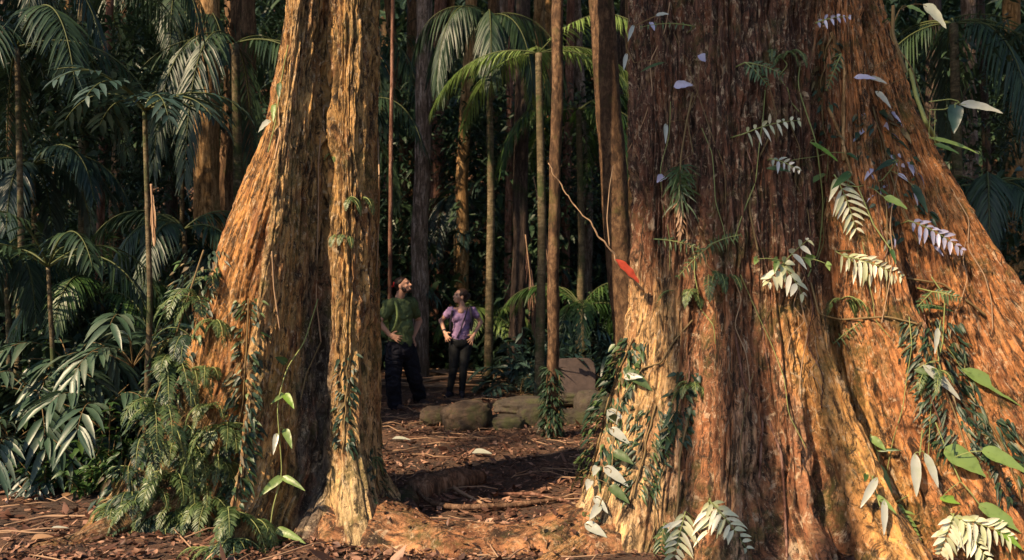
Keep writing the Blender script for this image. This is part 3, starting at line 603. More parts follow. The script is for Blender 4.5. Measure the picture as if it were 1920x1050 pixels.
def rock(px, py, wp, hp, Y, mat, label, seed, dz=0, rot=0.):
    c = at(px, py, Y); n, m_ = 56, 36; th = np.linspace(0, 2 * np.pi, n, endpoint=False); ph = np.linspace(.001, np.pi - .001, m_)
    TH, PH = np.meshgrid(th, ph); U = np.stack([np.sin(PH) * np.cos(TH), np.sin(PH) * np.sin(TH), np.cos(PH)], -1)
    U2 = np.sign(U) * np.abs(U)**.7
    s = 1 + .5 * (fbm(U[..., 0] * 1.3 + seed, U[..., 1] * 1.3, U[..., 2] * 1.3, 3, seed) - .5) + .22 * (fbm(U[..., 0] * 4 + seed, U[..., 1] * 5, U[..., 2] * 5, 4, seed) - .5)
    V = U2 * s[..., None] * np.array([wp, (wp + hp) * .5, hp]) / F * Y / 2
    cr, sr = math.cos(rot), math.sin(rot); V = np.stack([V[..., 0] * cr - V[..., 2] * sr, V[..., 1], V[..., 0] * sr + V[..., 2] * cr], -1)
    k = np.arange(m_ - 1)[:, None] * n; j = np.arange(n)[None]; j2 = (j + 1) % n
    mb = MB(); mb.add(V, np.stack([k + j, k + n + j, k + n + j2, k + j2], -1).reshape(-1, 4)); o = mb.build('rock', RK[mat]); o.location = [float(v) for v in c]
    return tag(o, label, 'rock', 'rocks edging the clearing')
rock(820, 780, 66, 34, 9.9, 'brown', 'smooth reddish brown rock lying furthest left, beside the man\'s shoes', 1)
rock(876, 786, 96, 62, 9.6, 'brown', 'humped tan rock just in front of the woman\'s feet', 2, rot=.2)
rock(945, 796, 70, 34, 9.6, 'moss', 'mossy dark rock right of the humped tan rock', 3)
rock(1000, 780, 60, 46, 9.9, 'moss', 'mossy rock immediately left of the slender tree\'s leafy foot', 4)
rock(1078, 788, 84, 44, 10.0, 'moss', 'large green mossed rock right of the slender tree\'s leafy foot', 5)
rock(1112, 764, 70, 60, 10.6, 'dark', 'dark rock against the right giant\'s left edge', 6)
rock(1062, 748, 70, 26, 11.3, 'dark', 'low flat rock at the foot of the stone slab', 7)
rock(985, 760, 120, 30, 10.7, 'dark', 'long low dark rock behind the row of mossy rocks', 8)
rock(1030, 800, 50, 34, 9.7, 'moss', 'small mossy rock half under the slender tree\'s foot leaves', 10)
# stone slab with cut corners
sx, sy = pxy(1079, 12.0), 12.0; zb = float(gz(sx, sy)); hw, hh = .285, .60
out_ = [(-hw, -.1), (hw, -.1), (hw * 1.02, hh * .72), (hw * .93, hh * .88), (hw * .72, hh * .985), (0, hh), (-hw * .8, hh * .985), (-hw * .97, hh * .9), (-hw, hh * .7)]
import bmesh
bm = bmesh.new(); vs = [bm.verts.new((x, -.05, z)) for x, z in out_]; fc = bm.faces.new(vs); ex = bmesh.ops.extrude_face_region(bm, geom=[fc])
bmesh.ops.translate(bm, verts=[v for v in ex['geom'] if isinstance(v, bmesh.types.BMVert)], vec=(0, .1, 0)); bmesh.ops.recalc_face_normals(bm, faces=bm.faces)
bmesh.ops.bevel(bm, geom=list(bm.edges), offset=.012, segments=3, affect='EDGES')
me = bpy.data.meshes.new('stone_slab'); bm.to_mesh(me); bm.free(); slab = bpy.data.objects.new('stone_slab', me); col.objects.link(slab); slab.location = (sx, sy, zb); slab.rotation_euler = (R(-6), 0, R(6))
slm, t, p, o2 = newmat('slab_stone'); o_ = t.nodes.new('ShaderNodeTexCoord').outputs['Object']
c = ramp(t, noise(t, o_, 9, 8, .7), [(.38, (.045, .032, .03)), (.6, (.08, .056, .05))]); t.links.new(c, p.inputs['Base Color']); p.inputs['Roughness'].default_value = .8; bump(t, p, noise(t, o_, 40, 6, .7), .4, .01)
me.materials.append(slm); tag(slab, 'reddish brown upright stone slab with cut corners behind the mossy rocks', 'stone slab')

def stick(name, pts, rads, mat, label, cat, group=None, n=8, rough=.15, seed=1, N=24):
    q = resample(pts, N); mb = MB(); rr = np.interp(np.linspace(0, 1, N), np.linspace(0, 1, len(rads)), rads); tube(mb, q, rr, n, 0, rough, seed, 8.)
    return tag(mb.build(name, mat), label, cat, group)
def onground(px, py, up=.02):
    d = at(px, py, 1.) - np.array([0, 0, 1.6]); Y = 1.6 / max(-d[2], .02)
    for _ in range(4):
        x = d[0] * Y; Y = (1.6 - float(gz(x, Y))) / -d[2]
    return np.array([d[0] * Y, Y, float(gz(d[0] * Y, Y)) + up])
stick('fallen_log', [onground(768, 935, .05), onground(830, 922, .07), onground(905, 905, .05)], [.09, .1, .085, .05], M['log'], 'short dark rotten log lying on the litter between the giants', 'log', n=20, rough=.35)
stick('fallen_log', [onground(756, 940, .06), onground(762, 962, .05), onground(775, 975, .0)], [.07, .09, .06], M['bark_dark'], 'black log stub against the foot of the left giant', 'log', n=18, rough=.35)
stick('fallen_branch', [onground(775, 930, .1), onground(800, 952, .05), onground(850, 962, .04), onground(960, 955, .03), onground(1075, 938, .03)], [.012, .02, .022, .018, .01], M['log'], 'long curved brown branch just beyond the big surface root', 'branch')
stick('fallen_branch', [onground(825, 905, .06), onground(860, 930, .04), onground(905, 948, .02)], [.008, .016, .010], M['stick'], 'pale broken stick lying across the rotten log', 'branch')
stick('fallen_branch', [onground(930, 930, .02), onground(1000, 935, .04), onground(1068, 945, .02)], [.01, .014, .01], M['bark_red'], 'reddish branch between rotten log and right giant', 'branch')
stick('fallen_branch', [onground(10, 990, .02), onground(90, 975, .03), onground(180, 972, .02)], [.006, .011, .005], M['stick'], 'pale stick on the litter in the lower left corner', 'branch')
stick('fallen_branch', [onground(60, 905, .02), onground(150, 893, .05), onground(240, 900, .02)], [.006, .011, .006], M['stick'], 'long dry stick at the back of the left litter', 'branch')
stick('fallen_branch', [onground(160, 925, .02), onground(210, 905, .03), onground(245, 893, .06)], [.006, .009, .005], M['stick'], 'thin pale stick leaning toward the left giant\'s roots', 'branch')
r1 = np.random.default_rng(55)
for k in range(34):
    x, y = r1.uniform(-1.7, .25), r1.uniform(12.9, 15.5); a = r1.normal() * .35; l = r1.uniform(.4, 1.0)
    p = [(x + math.cos(a) * l * s, y + math.sin(a) * l * s, float(gz(x + math.cos(a) * l * s, y)) + .04 + r1.uniform(0, .12)) for s in (-1, 0, 1)]
    stick('dry_stick', p, [.008, .016, .006], M['stick'], 'dry fallen palm stem in the tangle behind the hikers\' feet', 'stick', 'dry palm stems behind the hikers', N=10, n=6)
def lone_leaf(px, py, ln, wd, mat, label, a=0., cat='fallen leaf'):
    P = onground(px, py, .03); mb = MB(); leafset(mb, P, (math.cos(a), math.sin(a), .1), (0, -.35, 1), ln, wd, .1, .25, 6, 'ovate', 0, .06); tag(mb.build('fallen_leaf', mat), label, cat)
lone_leaf(885, 855, .2, .09, M['leaf_silver'], 'large pale leaf lying alone in the middle of the clearing', -.2)
lone_leaf(735, 828, .22, .06, M['leaf_silver'], 'narrow pale leaf on the litter beside the left giant', -.3)
lone_leaf(888, 880, .12, .08, M['leaf_dry'], 'pinkish curled leaf just nearer than the large pale leaf', 1.)
lone_leaf(1040, 975, .2, .07, M['leaf_silver'], 'pale leaf by the surface root near the right giant', -.1)
lone_leaf(60, 1020, .13, .06, M['leaf_dry'], 'curled tan leaf in the lower left corner litter', .5)
lone_leaf(120, 940, .14, .07, M['leaf_dry'], 'broad tan leaf on the left litter', 1.4)
lone_leaf(95, 1000, .12, .035, M['leaf_silver'], 'slim whitish leaf on the left litter', .2)

# ------------------------------------------------------------------ plants growing on the giants
r1 = np.random.default_rng(66)
def fern(bvh, px, py, n, L, ll, label, mat='leaf_fern', group=None, out=1., hang=0., np_=20, lw=None, droop=1.9):
    P, N = hit(bvh, px, py); e = empty('fern', P, label, 'fern', group); rs = np.random.default_rng(int(px * 7 + py))
    S = unit(np.cross(N, UP))
    for k in range(n):
        d = unit(N * out * rs.uniform(.4, 1) + S * rs.uniform(-1.1, 1.1) + UP * rs.uniform(-.1, .9))
        frond(P - N * .02 + S * rs.normal() * .04, d, L * rs.uniform(.6, 1.15), droop * rs.uniform(.8, 1.3), np_, ll * rs.uniform(.8, 1.1), lw or ll * .2, .3, .35, 2, .004, e, M[mat], M['vine_green'], stemfrac=.1, rs=rs, tipf=.12, steps=12)
FL = [(200, 1000), (235, 1020), (180, 1030), (260, 1010), (390, 1010), (420, 1040), (330, 990), (398, 520), (365, 560), (405, 600), (345, 630), (318, 672), (372, 690), (335, 730), (290, 760), (392, 765), (275, 820), (340, 830), (400, 850), (245, 880), (310, 890), (372, 910), (430, 905), (270, 950), (340, 970), (410, 985), (470, 975), (225, 985), (300, 1030), (380, 1040), (455, 1040), (500, 1030), (250, 1045)]
FL += [(210, 955), (250, 925), (290, 995), (320, 1010), (360, 985), (350, 1045), (400, 1030), (430, 1015), (390, 940), (350, 950), (300, 965), (440, 960), (410, 870), (320, 800), (465, 1025), (300, 920), (270, 985), (420, 800)]
for k, (x, y) in enumerate(FL):
    fern(BL, x, y, 6, .26 + .06 * (k % 3), .055 + .015 * (k % 3), 'green fern arching out of the mossy left flank of the left giant', mat=['leaf_fern', 'leaf_dark', 'leaf_fern'][k % 3], group='ferns on the left flank of the left giant')
fern(BL, 655, 372, 4, .2, .05, 'small pale fern high on the left giant\'s right column')
fern(BL, 612, 398, 3, .2, .06, 'small fern in the groove of the left giant, left of the column')
fern(BL, 640, 440, 3, .16, .04, 'tiny fern below the small pale fern on the left giant')
fern(BL, 610, 290, 3, .14, .03, 'tiny bright sprig at the top of the left giant\'s groove', mat='leaf_fresh')
fern(BL, 760, 1020, 5, .2, .05, 'small fern at the right foot of the left giant')
fern(BL, 700, 860, 3, .14, .04, 'little fern on the pale lower right column of the left giant')
# mosaics of small leaves creeping over bark
def creeper(bvh, path, width, n, ls, label, mat='leaf_dark', mat2=None, dirv=(0, 0, -1), group=None, off=.02, prof='ovate', asp=.45):
    rs = np.random.default_rng(int(path[0][0] * 3 + path[0][1])); path = np.array(path, float); P0, _ = hit(bvh, *path[0])
    e = empty('climbing_plant', P0, label, 'climber', group); d = np.r_[0, np.cumsum(np.linalg.norm(np.diff(path, axis=0), axis=1))]
    st = []; 
    for t in np.linspace(0, d[-1], 26):
        q, nn = hit(bvh, np.interp(t, d, path[:, 0]), np.interp(t, d, path[:, 1])); st.append(q + nn * .012)
    ms = MB(); tube(ms, resample(st, 60), [.006] * 60, 5); ms.build('stem', M['vine'], e)
    mb = MB()
    for k in range(n):
        t = rs.uniform(0, d[-1]); sd = rs.choice([-1, 1]); ww = sd * width * rs.uniform(.1, 1)
        q, nn = hit(bvh, np.interp(t, d, path[:, 0]) + ww, np.interp(t, d, path[:, 1]) + rs.normal() * 4)
        S = unit(np.cross(nn, UP)); dd = S * sd * -1 * rs.uniform(.3, 1.2) + np.array(dirv) * rs.uniform(.2, .9) + nn * rs.uniform(.15, .6)
        leafset(mb, q + nn * off * .3, dd, nn * .8 + UP * .5 + rs.normal(size=3) * .2, ls * rs.uniform(.45, 1.35), ls * asp * rs.uniform(.5, 1.1), rs.uniform(0, .7), .15, 4, prof, rs.choice([0, 0, 0, 0, 1, 1, 2]))
    mb.build('foliage', [M[mat], M[mat2 or mat], M['leaf_withered']], e)
creeper(BL, [(652, 665), (648, 760), (645, 850)], 16, 90, .055, 'dark strip of small paired leaves climbing the pale column of the left giant')
creeper(BL, [(700, 835), (705, 900), (722, 960)], 14, 50, .05, 'dark creeper near the lower right edge of the left giant')
creeper(BL, [(468, 560), (462, 660), (455, 760), (440, 860)], 26, 190, .06, 'creeper of small dark leaves on the left giant\'s front ridge', 'leaf_dark', 'leaf_fern')
creeper(BL, [(385, 470), (355, 560), (330, 640), (300, 740), (260, 840), (215, 950)], 40, 420, .065, 'mass of small leaves along the outer left edge of the left giant', 'leaf_dark', 'leaf_mid')
creeper(BL, [(420, 800), (400, 900), (360, 1000), (330, 1048)], 70, 520, .065, 'leafy mat over the lower left buttress of the left giant', 'leaf_dark', 'leaf_fern')
creeper(BR, [(1188, 635), (1165, 690), (1140, 760), (1125, 830), (1105, 900)], 30, 320, .075, 'leafy creeper following the left edge of the right giant', 'leaf_dark', 'leaf_fern')
creeper(BR, [(1230, 760), (1215, 820), (1200, 870), (1185, 930)], 44, 230, .065, 'patch of shingled dark leaves on the right giant\'s pale lobe', 'leaf_dark', 'leaf_fern', asp=.3)
creeper(BR, [(1290, 700), (1275, 770), (1262, 830)], 22, 90, .08, 'dark leafy clump between pale lobe and brown bark of the right giant', 'leaf_dark')
creeper(BR, [(1745, 600), (1760, 690), (1790, 780), (1820, 860)], 55, 420, .07, 'dark shingled leaves over the right giant\'s outer buttress', 'leaf_dark', asp=.28)
creeper(BR, [(1850, 780), (1890, 860), (1915, 940)], 40, 200, .07, 'dark shingled leaves at the right edge on the outer buttress', 'leaf_dark', asp=.28)
creeper(BR, [(1640, 200), (1660, 290), (1690, 380), (1720, 460)], 50, 110, .07, 'sparse dark leaves on the upper red bark of the right giant', 'leaf_dark', 'leaf_lilac')
creeper(BR, [(1050, 985), (1090, 960), (1110, 1040)], 26, 170, .045, 'low leafy moss mat at the lower left foot of the right giant', 'leaf_fern', 'leaf_dark')
creeper(BR, [(1560, 60), (1540, 160), (1550, 260)], 20, 50, .06, 'thin dark creeper in the groove near the top of the right giant', 'leaf_dark')

def leafy_vine(bvh, path, leaves, label, mat='leaf_fresh', stemmat='vine_green', off=.05, sr=.004, name='climbing_vine', cat='vine', prof='heart'):
    """leaves: (px0,py0,px1,py1,width m,material)"""
    pts = []
    for x, y in path:
        q, nn = hit(bvh, x, y); pts.append(q + nn * off)
    e = empty(name, pts[0], label, cat); ms = MB(); tube(ms, resample(pts, 50), [sr] * 50, 6)
    for (x0, y0, x1, y1, wd, mm) in leaves:
        a, na = hit(bvh, x0, y0); a = a + na * (off + .01); Y = a[1] - .06; b = at(x1, y1, Y); L = np.linalg.norm(b - a)
        q0 = np.array(pts); q0 = resample(q0, 40); q0 = q0[np.argmin(np.linalg.norm(q0 - a, axis=1))]; tube(ms, resample([q0, (q0 + a) / 2 + [0, -.01, .015], a, a + (b - a) * .15], 10), [sr * .55] * 10, 5)
        mb = MB(); S = unit(np.cross(unit(b - a), [0, -1, .0])); Nn = np.array([0, -1, .55]) + na * .3
        leafset(mb, a, b - a, Nn, L * 1.05, wd, .18, .2, 10, prof, 0, .06); mb.build('leaf', M[mm or mat], e)
    ms.build('stem', M[stemmat], e)
leafy_vine(BL, [(598, 560), (560, 640), (525, 690), (508, 760), (515, 840), (520, 890), (500, 950), (494, 1048)],
 [(520, 738, 552, 760, .05, 'leaf_lime'), (520, 738, 508, 752, .03, None), (522, 812, 548, 834, .05, None), (513, 812, 513, 846, .035, 'leaf_silver'), (518, 893, 486, 922, .055, 'leaf_fresh'), (518, 893, 573, 910, .045, 'leaf_fresh'),
  (505, 990, 574, 1006, .055, None), (500, 1000, 478, 1030, .05, None), (500, 1000, 522, 1040, .05, None), (500, 1000, 505, 1048, .05, 'leaf_lime'), (530, 680, 516, 664, .05, 'leaf_mid')], 'vine with bright green heart shaped leaves in the left giant\'s dark groove')
leafy_vine(BL, [(545, 90), (535, 160), (522, 230), (510, 290)], [(535, 160, 522, 180, .04, 'leaf_mid'), (528, 200, 512, 222, .04, None), (520, 232, 484, 242, .05, 'leaf_silver')], 'short vine with three leaves on the upper left edge of the left giant')
silver = [(1185, 700, 1222, 722, .075), (1180, 712, 1205, 700, .05), (1150, 772, 1180, 800, .075), (1150, 810, 1182, 826, .06), (1152, 850, 1188, 862, .06), (1135, 878, 1112, 888, .05), (1140, 880, 1178, 902, .065), (1120, 905, 1100, 915, .05), (1150, 915, 1180, 935, .06), (1120, 935, 1140, 955, .05), (1135, 950, 1105, 968, .055), (1100, 990, 1138, 998, .065), (1160, 790, 1140, 776, .05)]
leafy_vine(BR, [(1200, 690), (1165, 760), (1158, 820), (1150, 880), (1130, 940), (1110, 1000)], [(*s, 'leaf_silver' if k % 4 else 'leaf_fern') for k, s in enumerate(silver)], 'climber with broad silvery leaves down the left edge of the right giant', stemmat='vine', prof='ovate')
leafy_vine(BR, [(1530, 30), (1505, 160), (1520, 270), (1535, 380), (1530, 470), (1515, 520)], [(1420, 318, 1485, 314, .03, 'leaf_mid'), (1500, 268, 1572, 292, .035, 'leaf_lime'), (1570, 290, 1610, 296, .03, 'leaf_mid'), (1535, 330, 1500, 345, .035, None)], 'thin trailing vine crossing the shaded bark of the right giant', stemmat='vine_green', prof='lance')
leafy_vine(BR, [(1600, 345), (1620, 350), (1650, 340), (1672, 305)], [(1610, 330, 1668, 352, .05, 'leaf_mid'), (1585, 330, 1560, 345, .05, 'leaf_mid'), (1645, 375, 1702, 384, .055, 'leaf_fresh'), (1690, 300, 1640, 312, .04, 'leaf_dark'), (1700, 350, 1740, 390, .055, 'leaf_dark')], 'looping vine with green leaves at mid height on the right giant', prof='ovate')
leafy_vine(BR, [(1620, 350), (1650, 420), (1662, 470)], [(1660, 470, 1680, 490, .03, 'leaf_mid')], 'curved bare vine below the looping green vine on the right giant', stemmat='vine_green')
leafy_vine(BR, [(1745, 680), (1770, 640), (1765, 560), (1735, 520)], [(1735, 680, 1800, 735, .06, 'leaf_silver'), (1720, 690, 1760, 700, .04, 'leaf_fern'), (1740, 620, 1752, 655, .035, 'leaf_silver'), (1800, 690, 1925, 745, .085, 'leaf_fresh'), (1720, 570, 1790, 572, .03, 'leaf_mid')], 'vine on the outer buttress with one large green leaf reaching the right edge', prof='ovate')
leafy_vine(BR, [(1760, 790), (1790, 850), (1800, 900)], [(1780, 838, 1856, 880, .12, 'leaf_fresh'), (1835, 842, 1925, 872, .085, 'leaf_fresh'), (1838, 942, 1925, 988, .08, 'leaf_fresh'), (1775, 930, 1840, 938, .045, 'leaf_lime'), (1870, 980, 1915, 1020, .05, 'leaf_lime')], 'vine with broad pale green heart leaves at the lower right edge', prof='heart')
leafy_vine(BR, [(1722, 800), (1730, 850)], [(1722, 845, 1717, 918, .06, 'leaf_silver'), (1738, 845, 1758, 903, .05, 'leaf_silver')], 'two hanging wavy silver leaves on the orange ridge of the right giant', prof='lance')
leafy_vine(BR, [(1640, 810), (1655, 860), (1640, 900), (1648, 950)], [(1640, 815, 1660, 838, .05, 'leaf_fresh'), (1655, 865, 1672, 918, .04, 'leaf_fresh'), (1642, 895, 1612, 940, .045, 'leaf_silver'), (1635, 885, 1620, 898, .03, 'leaf_mid'), (1650, 935, 1656, 992, .04, 'leaf_silver'), (1645, 920, 1680, 955, .03, 'leaf_fresh'), (1648, 840, 1690, 836, .02, 'leaf_mid')], 'drooping sprig of green and silver leaves on the orange ridge', prof='lance')
leafy_vine(BR, [(1672, 20), (1684, 60), (1704, 130), (1745, 250)], [(1680, 14, 1738, 20, .04, 'leaf_fresh'), (1752, 6, 1776, 42, .07, 'leaf_pale'), (1640, 48, 1670, 30, .05, 'leaf_mid'), (1610, 150, 1645, 140, .04, 'leaf_lilac'), (1645, 178, 1672, 195, .04, 'leaf_silver'), (1640, 145, 1665, 150, .035, 'leaf_silver')], 'vine with pale leaves along the upper right edge of the right giant', prof='ovate', stemmat='vine')
leafy_vine(BR, [(1750, 190), (1790, 185), (1808, 190), (1780, 208), (1752, 205)], [(1808, 195, 1882, 198, .06, 'leaf_silver'), (1800, 195, 1790, 240, .09, 'leaf_teal'), (1760, 250, 1838, 272, .03, 'leaf_fresh'), (1770, 262, 1800, 280, .03, 'leaf_mid')], 'looping tendril with a silver leaf off the upper right edge', prof='ovate')
leafy_vine(BR, [(1300, 170), (1302, 220), (1305, 290)], [(1258, 160, 1300, 152, .06, 'leaf_lilac'), (1315, 108, 1350, 120, .06, 'leaf_lilac'), (1240, 235, 1248, 262, .03, 'leaf_silver'), (1262, 330, 1232, 338, .06, 'leaf_lilac')], 'thin vine with lilac tinted leaves high on the shaded bark of the right giant', prof='ovate', stemmat='vine')
leafy_vine(BR, [(1240, 30), (1200, 50), (1180, 90), (1195, 120)], [(1200, 48, 1178, 70, .03, 'leaf_silver'), (1235, 35, 1255, 20, .03, 'leaf_silver'), (1212, 45, 1228, 52, .03, 'leaf_lilac'), (1190, 100, 1170, 125, .03, 'leaf_silver'), (1240, 120, 1200, 125, .02, 'leaf_fern')], 'leafy twig at the top left edge of the right giant', prof='lance', stemmat='vine')
# fern sprays with pale leaflets
def spray(bvh, x0, y0, x1, y1, npair, ll, lw, mat, label, off=.1, ang=.35, hang=.2, extra=(), prof='lance', group=None, name='fern_spray'):
    a, na = hit(bvh, x0, y0); e = empty(name, a, label, 'fern', group)
    for (u0, v0, u1, v1) in ((x0, y0, x1, y1),) + tuple(extra):
        a, na = hit(bvh, u0, v0); a = a + na * off; b = at(u1, v1, a[1] - .05); L = np.linalg.norm(b - a)
        rs = np.random.default_rng(int(u0 + v0)); T = unit(b - a)
        # leaflets spread in the plane facing the open side
        steps = 12; pts = a + (b - a) * np.linspace(0, 1, steps + 1)[:, None] + np.array([0, -.5, .6]) * (np.sin(np.linspace(0, np.pi, steps + 1)) * L * .08)[:, None]
        mb = MB(); tube(mb, np.concatenate([[hit(bvh, u0, v0)[0]], pts]), np.linspace(.005, .0015, steps + 2), 5, 1)
        tt = np.repeat(np.linspace(.08, .97, npair), 2); side = np.tile([1, -1.], npair); f = tt * steps; i0 = f.astype(int).clip(0, steps - 1); P = pts[i0] + (pts[i0 + 1] - pts[i0]) * (f - i0)[:, None]
        S = unit(np.cross(T, [0, -1, .25])); D = S * side[:, None] * math.cos(ang) + T * math.sin(ang) + np.array([0, -.25, -hang]) + rs.normal(size=P.shape) * .12
        pl = np.minimum(1, .5 + 2 * tt) * (1 - .65 * tt**2)
        leafset(mb, P, D, np.array([0, -1, .6]) + rs.normal(size=P.shape) * .25, ll * pl * rs.uniform(.7, 1.12, len(tt)), lw * (.6 + .4 * pl) * rs.uniform(.8, 1.15, len(tt)), rs.uniform(.15, .6, len(tt)), .2, 5, prof)
        mb.build('frond', [M[mat], M['vine_green']], e)
spray(BR, 1562, 330, 1606, 432, 9, .17, .032, 'leaf_pale', 'large whitish fern frond at mid height on the right giant, above the rosette')
spray(BR, 1595, 470, 1712, 585, 11, .12, .026, 'leaf_pale', 'whitish fern frond slanting down to the right, below the large one', extra=((1600, 480, 1690, 520),))
spray(BR, 1690, 420, 1805, 470, 9, .11, .03, 'leaf_lilac', 'lilac tinted fern frond on the orange bark of the outer buttress')
spray(BR, 1370, 258, 1500, 225, 8, .10, .024, 'leaf_pale', 'cream green fern frond across the upper shaded bark of the right giant', hang=.3)
spray(BR, 1440, 300, 1500, 320, 6, .07, .02, 'leaf_silver', 'small pale sprig left of the large whitish frond', hang=.3)
spray(BR, 1555, 45, 1595, 30, 6, .07, .02, 'leaf_lilac', 'little lilac fern near the top of the right giant')
spray(BR, 1380, 125, 1470, 140, 9, .08, .015, 'leaf_fern', 'thin green fern on the upper shaded bark of the right giant', extra=((1380, 125, 1440, 160),))
spray(BR, 1290, 60, 1200, 50, 8, .05, .012, 'leaf_fern', 'feathery pale sprig at the top left of the right giant')
spray(BR, 1480, 495, 1505, 552, 4, .13, .04, 'leaf_pale', 'rosette of cream and green leaves in the middle of the right giant', ang=.6, extra=((1480, 495, 1440, 530), (1480, 495, 1515, 450)), off=.08)
spray(BR, 1500, 485, 1550, 495, 2, .13, .05, 'leaf_fresh', 'pair of green leaves just right of the cream rosette', ang=.9, prof='ovate')
spray(BR, 1470, 490, 1418, 486, 2, .12, .04, 'leaf_fresh', 'pair of green leaves just left of the cream rosette', ang=.9, prof='ovate')
spray(BR, 1322, 955, 1330, 1055, 9, .15, .032, 'leaf_pale', 'bright white fern hanging at the bottom edge of the right giant', ang=.1, off=.14, extra=((1330, 965, 1400, 1030), (1310, 980, 1260, 1055)))
spray(BR, 1270, 985, 1235, 1050, 9, .1, .022, 'leaf_fern', 'green fern left of the bright white fern at the bottom edge', off=.1, extra=((1280, 985, 1290, 1050),))
spray(BR, 1790, 965, 1850, 1050, 9, .13, .035, 'leaf_pale', 'broad yellowish white fern in the bottom right corner', off=.12, extra=((1780, 970, 1760, 1035), (1800, 960, 1900, 1010)))
spray(BR, 1700, 930, 1720, 1010, 9, .07, .02, 'leaf_fresh', 'small green fern left of the yellowish white one')
spray(BR, 1250, 450, 1320, 470, 9, .07, .012, 'leaf_fern', 'thin green fern left of centre on the right giant', extra=((1330, 450, 1270, 520), (1330, 460, 1390, 440)))
spray(BR, 1560, 640, 1620, 600, 8, .06, .012, 'leaf_fern', 'small green sprig in the groove beside the orange ridge')
spray(BR, 1720, 540, 1800, 560, 9, .07, .014, 'leaf_fern', 'green sprig beside the lilac frond', extra=((1720, 540, 1700, 600),))
spray(BR, 1560, 110, 1550, 170, 9, .06, .012, 'leaf_fern', 'little hanging green fern near the top groove of the right giant')
# hanging clump of strap leaves
P, N = hit(BR, 1280, 300); e = empty('hanging_epiphyte', P, 'hanging clump of narrow leaves with a dry tassel, upper left of the right giant', 'epiphyte'); rs = np.random.default_rng(3)
mb = MB(); n = 75; st = resample([P + N * .05, P + N * .1 + [0, 0, -.12], P + N * .12 + [.01, 0, -.28]], 20); A = st[rs.integers(3, 20, n)]; D = rs.normal(size=(n, 3)) * [1, .6, .5] + [0, -.3, -.5]
leafset(mb, A, D, N + rs.normal(size=(n, 3)) * .4, rs.uniform(.07, .17, n), rs.uniform(.009, .016, n), rs.uniform(.2, .8, n), .1, 5, 'lance'); mb.build('foliage', M['leaf_fern'], e)
mb = MB(); st2 = st[-1] + np.array([0, 0, 1]) * np.linspace(.02, -.2, 10)[:, None]; n = 46; A = st2[rs.integers(0, 10, n)]
leafset(mb, A, rs.normal(size=(n, 3)) * .35 + [0, -.1, -1], N + rs.normal(size=(n, 3)) * .5, rs.uniform(.04, .08, n), rs.uniform(.008, .014, n), .2, .2, 4, 'lance'); mb.build('dry_tassel', M['leaf_dry'], e)
mb = MB(); P1, _ = hit(BR, 1302, 175); tube(mb, resample([P1 + N * .04, (P1 + P) / 2 + N * .07, P + N * .06, st[-1]], 30), [.006] * 30, 6); mb.build('stem', M['vine'], e)
# vines lying on the bark
def vine(bvh, path, r, mat, label, off=.02, group=None):
    pts = [hit(bvh, x, y) for x, y in path]; pts = [q + n * off for q, n in pts]; mb = MB(); tube(mb, resample(pts, 80), [r] * 80, 6, 0, .2, 4, 12.)
    tag(mb.build('hanging_vine', M[mat]), label, 'vine', group)
vine(BL, [(602, 200), (598, 300), (597, 400), (594, 560), (600, 640)], .005, 'twig', 'pale thin vine running straight down the groove of the left giant')
vine(BL, [(706, 260), (711, 330), (707, 420), (704, 520)], .005, 'twig', 'pale thin vine along the right edge of the left giant')
vine(BL, [(520, 170), (524, 250), (519, 300)], .006, 'twig', 'short pale vine near the top of the left giant')
vine(BL, [(520, 620), (512, 540), (505, 470)], .005, 'twig', 'thin vine beside the left giant\'s front ridge')
vine(BL, [(600, 640), (575, 700), (560, 750)], .005, 'vine', 'brown vine slanting across the grey recess of the left giant')
vine(BR, [(1706, 130), (1722, 180), (1740, 230), (1756, 268)], .013, 'vine_green', 'thick greenish vine on the upper right edge of the right giant')
vine(BR, [(1670, 10), (1682, 60), (1696, 110), (1706, 135)], .011, 'vine', 'brown vine at the top right edge of the right giant')
vine(BR, [(1300, 600), (1268, 640), (1235, 680), (1195, 695)], .006, 'vine', 'brown vine slanting over the pale lobe of the right giant')
vine(BR, [(1290, 780), (1275, 860), (1272, 940), (1262, 1040)], .007, 'vine', 'brown vine down the edge of the pale lobe of the right giant')
vine(BR, [(1250, 860), (1220, 930), (1225, 980), (1205, 1045)], .004, 'vine', 'thin vine wandering down the pale lobe')
vine(BR, [(1440, 790), (1465, 850), (1475, 930), (1480, 1045)], .008, 'bark_red', 'reddish aerial root on the brown bark of the right giant')
vine(BR, [(1380, 620), (1395, 720), (1430, 790), (1420, 900)], .008, 'bark_red', 'reddish aerial root left of centre on the right giant')
vine(BR, [(1525, 530), (1535, 590), (1580, 600), (1660, 595), (1720, 610)], .006, 'vine', 'long looping vine below the cream rosette')
vine(BR, [(1700, 520), (1770, 530), (1820, 575), (1850, 590)], .007, 'vine', 'vine arching over the outer buttress')
vine(BR, [(1740, 740), (1765, 800), (1775, 830)], .005, 'bark_red', 'thin red brown vine on the outer buttress')
vine(BR, [(1440, 260), (1410, 330), (1405, 400), (1420, 470)], .006, 'vine', 'thin brown vine on the shaded bark of the right giant')
vine(BR, [(1560, 200), (1585, 260), (1600, 330)], .01, 'bark_gold', 'golden aerial root beside the top groove of the right giant')
vine(BR, [(1565, 60), (1580, 130), (1578, 200), (1588, 300)], .012, 'bark_gold', 'thick golden aerial root on the upper red bark of the right giant')
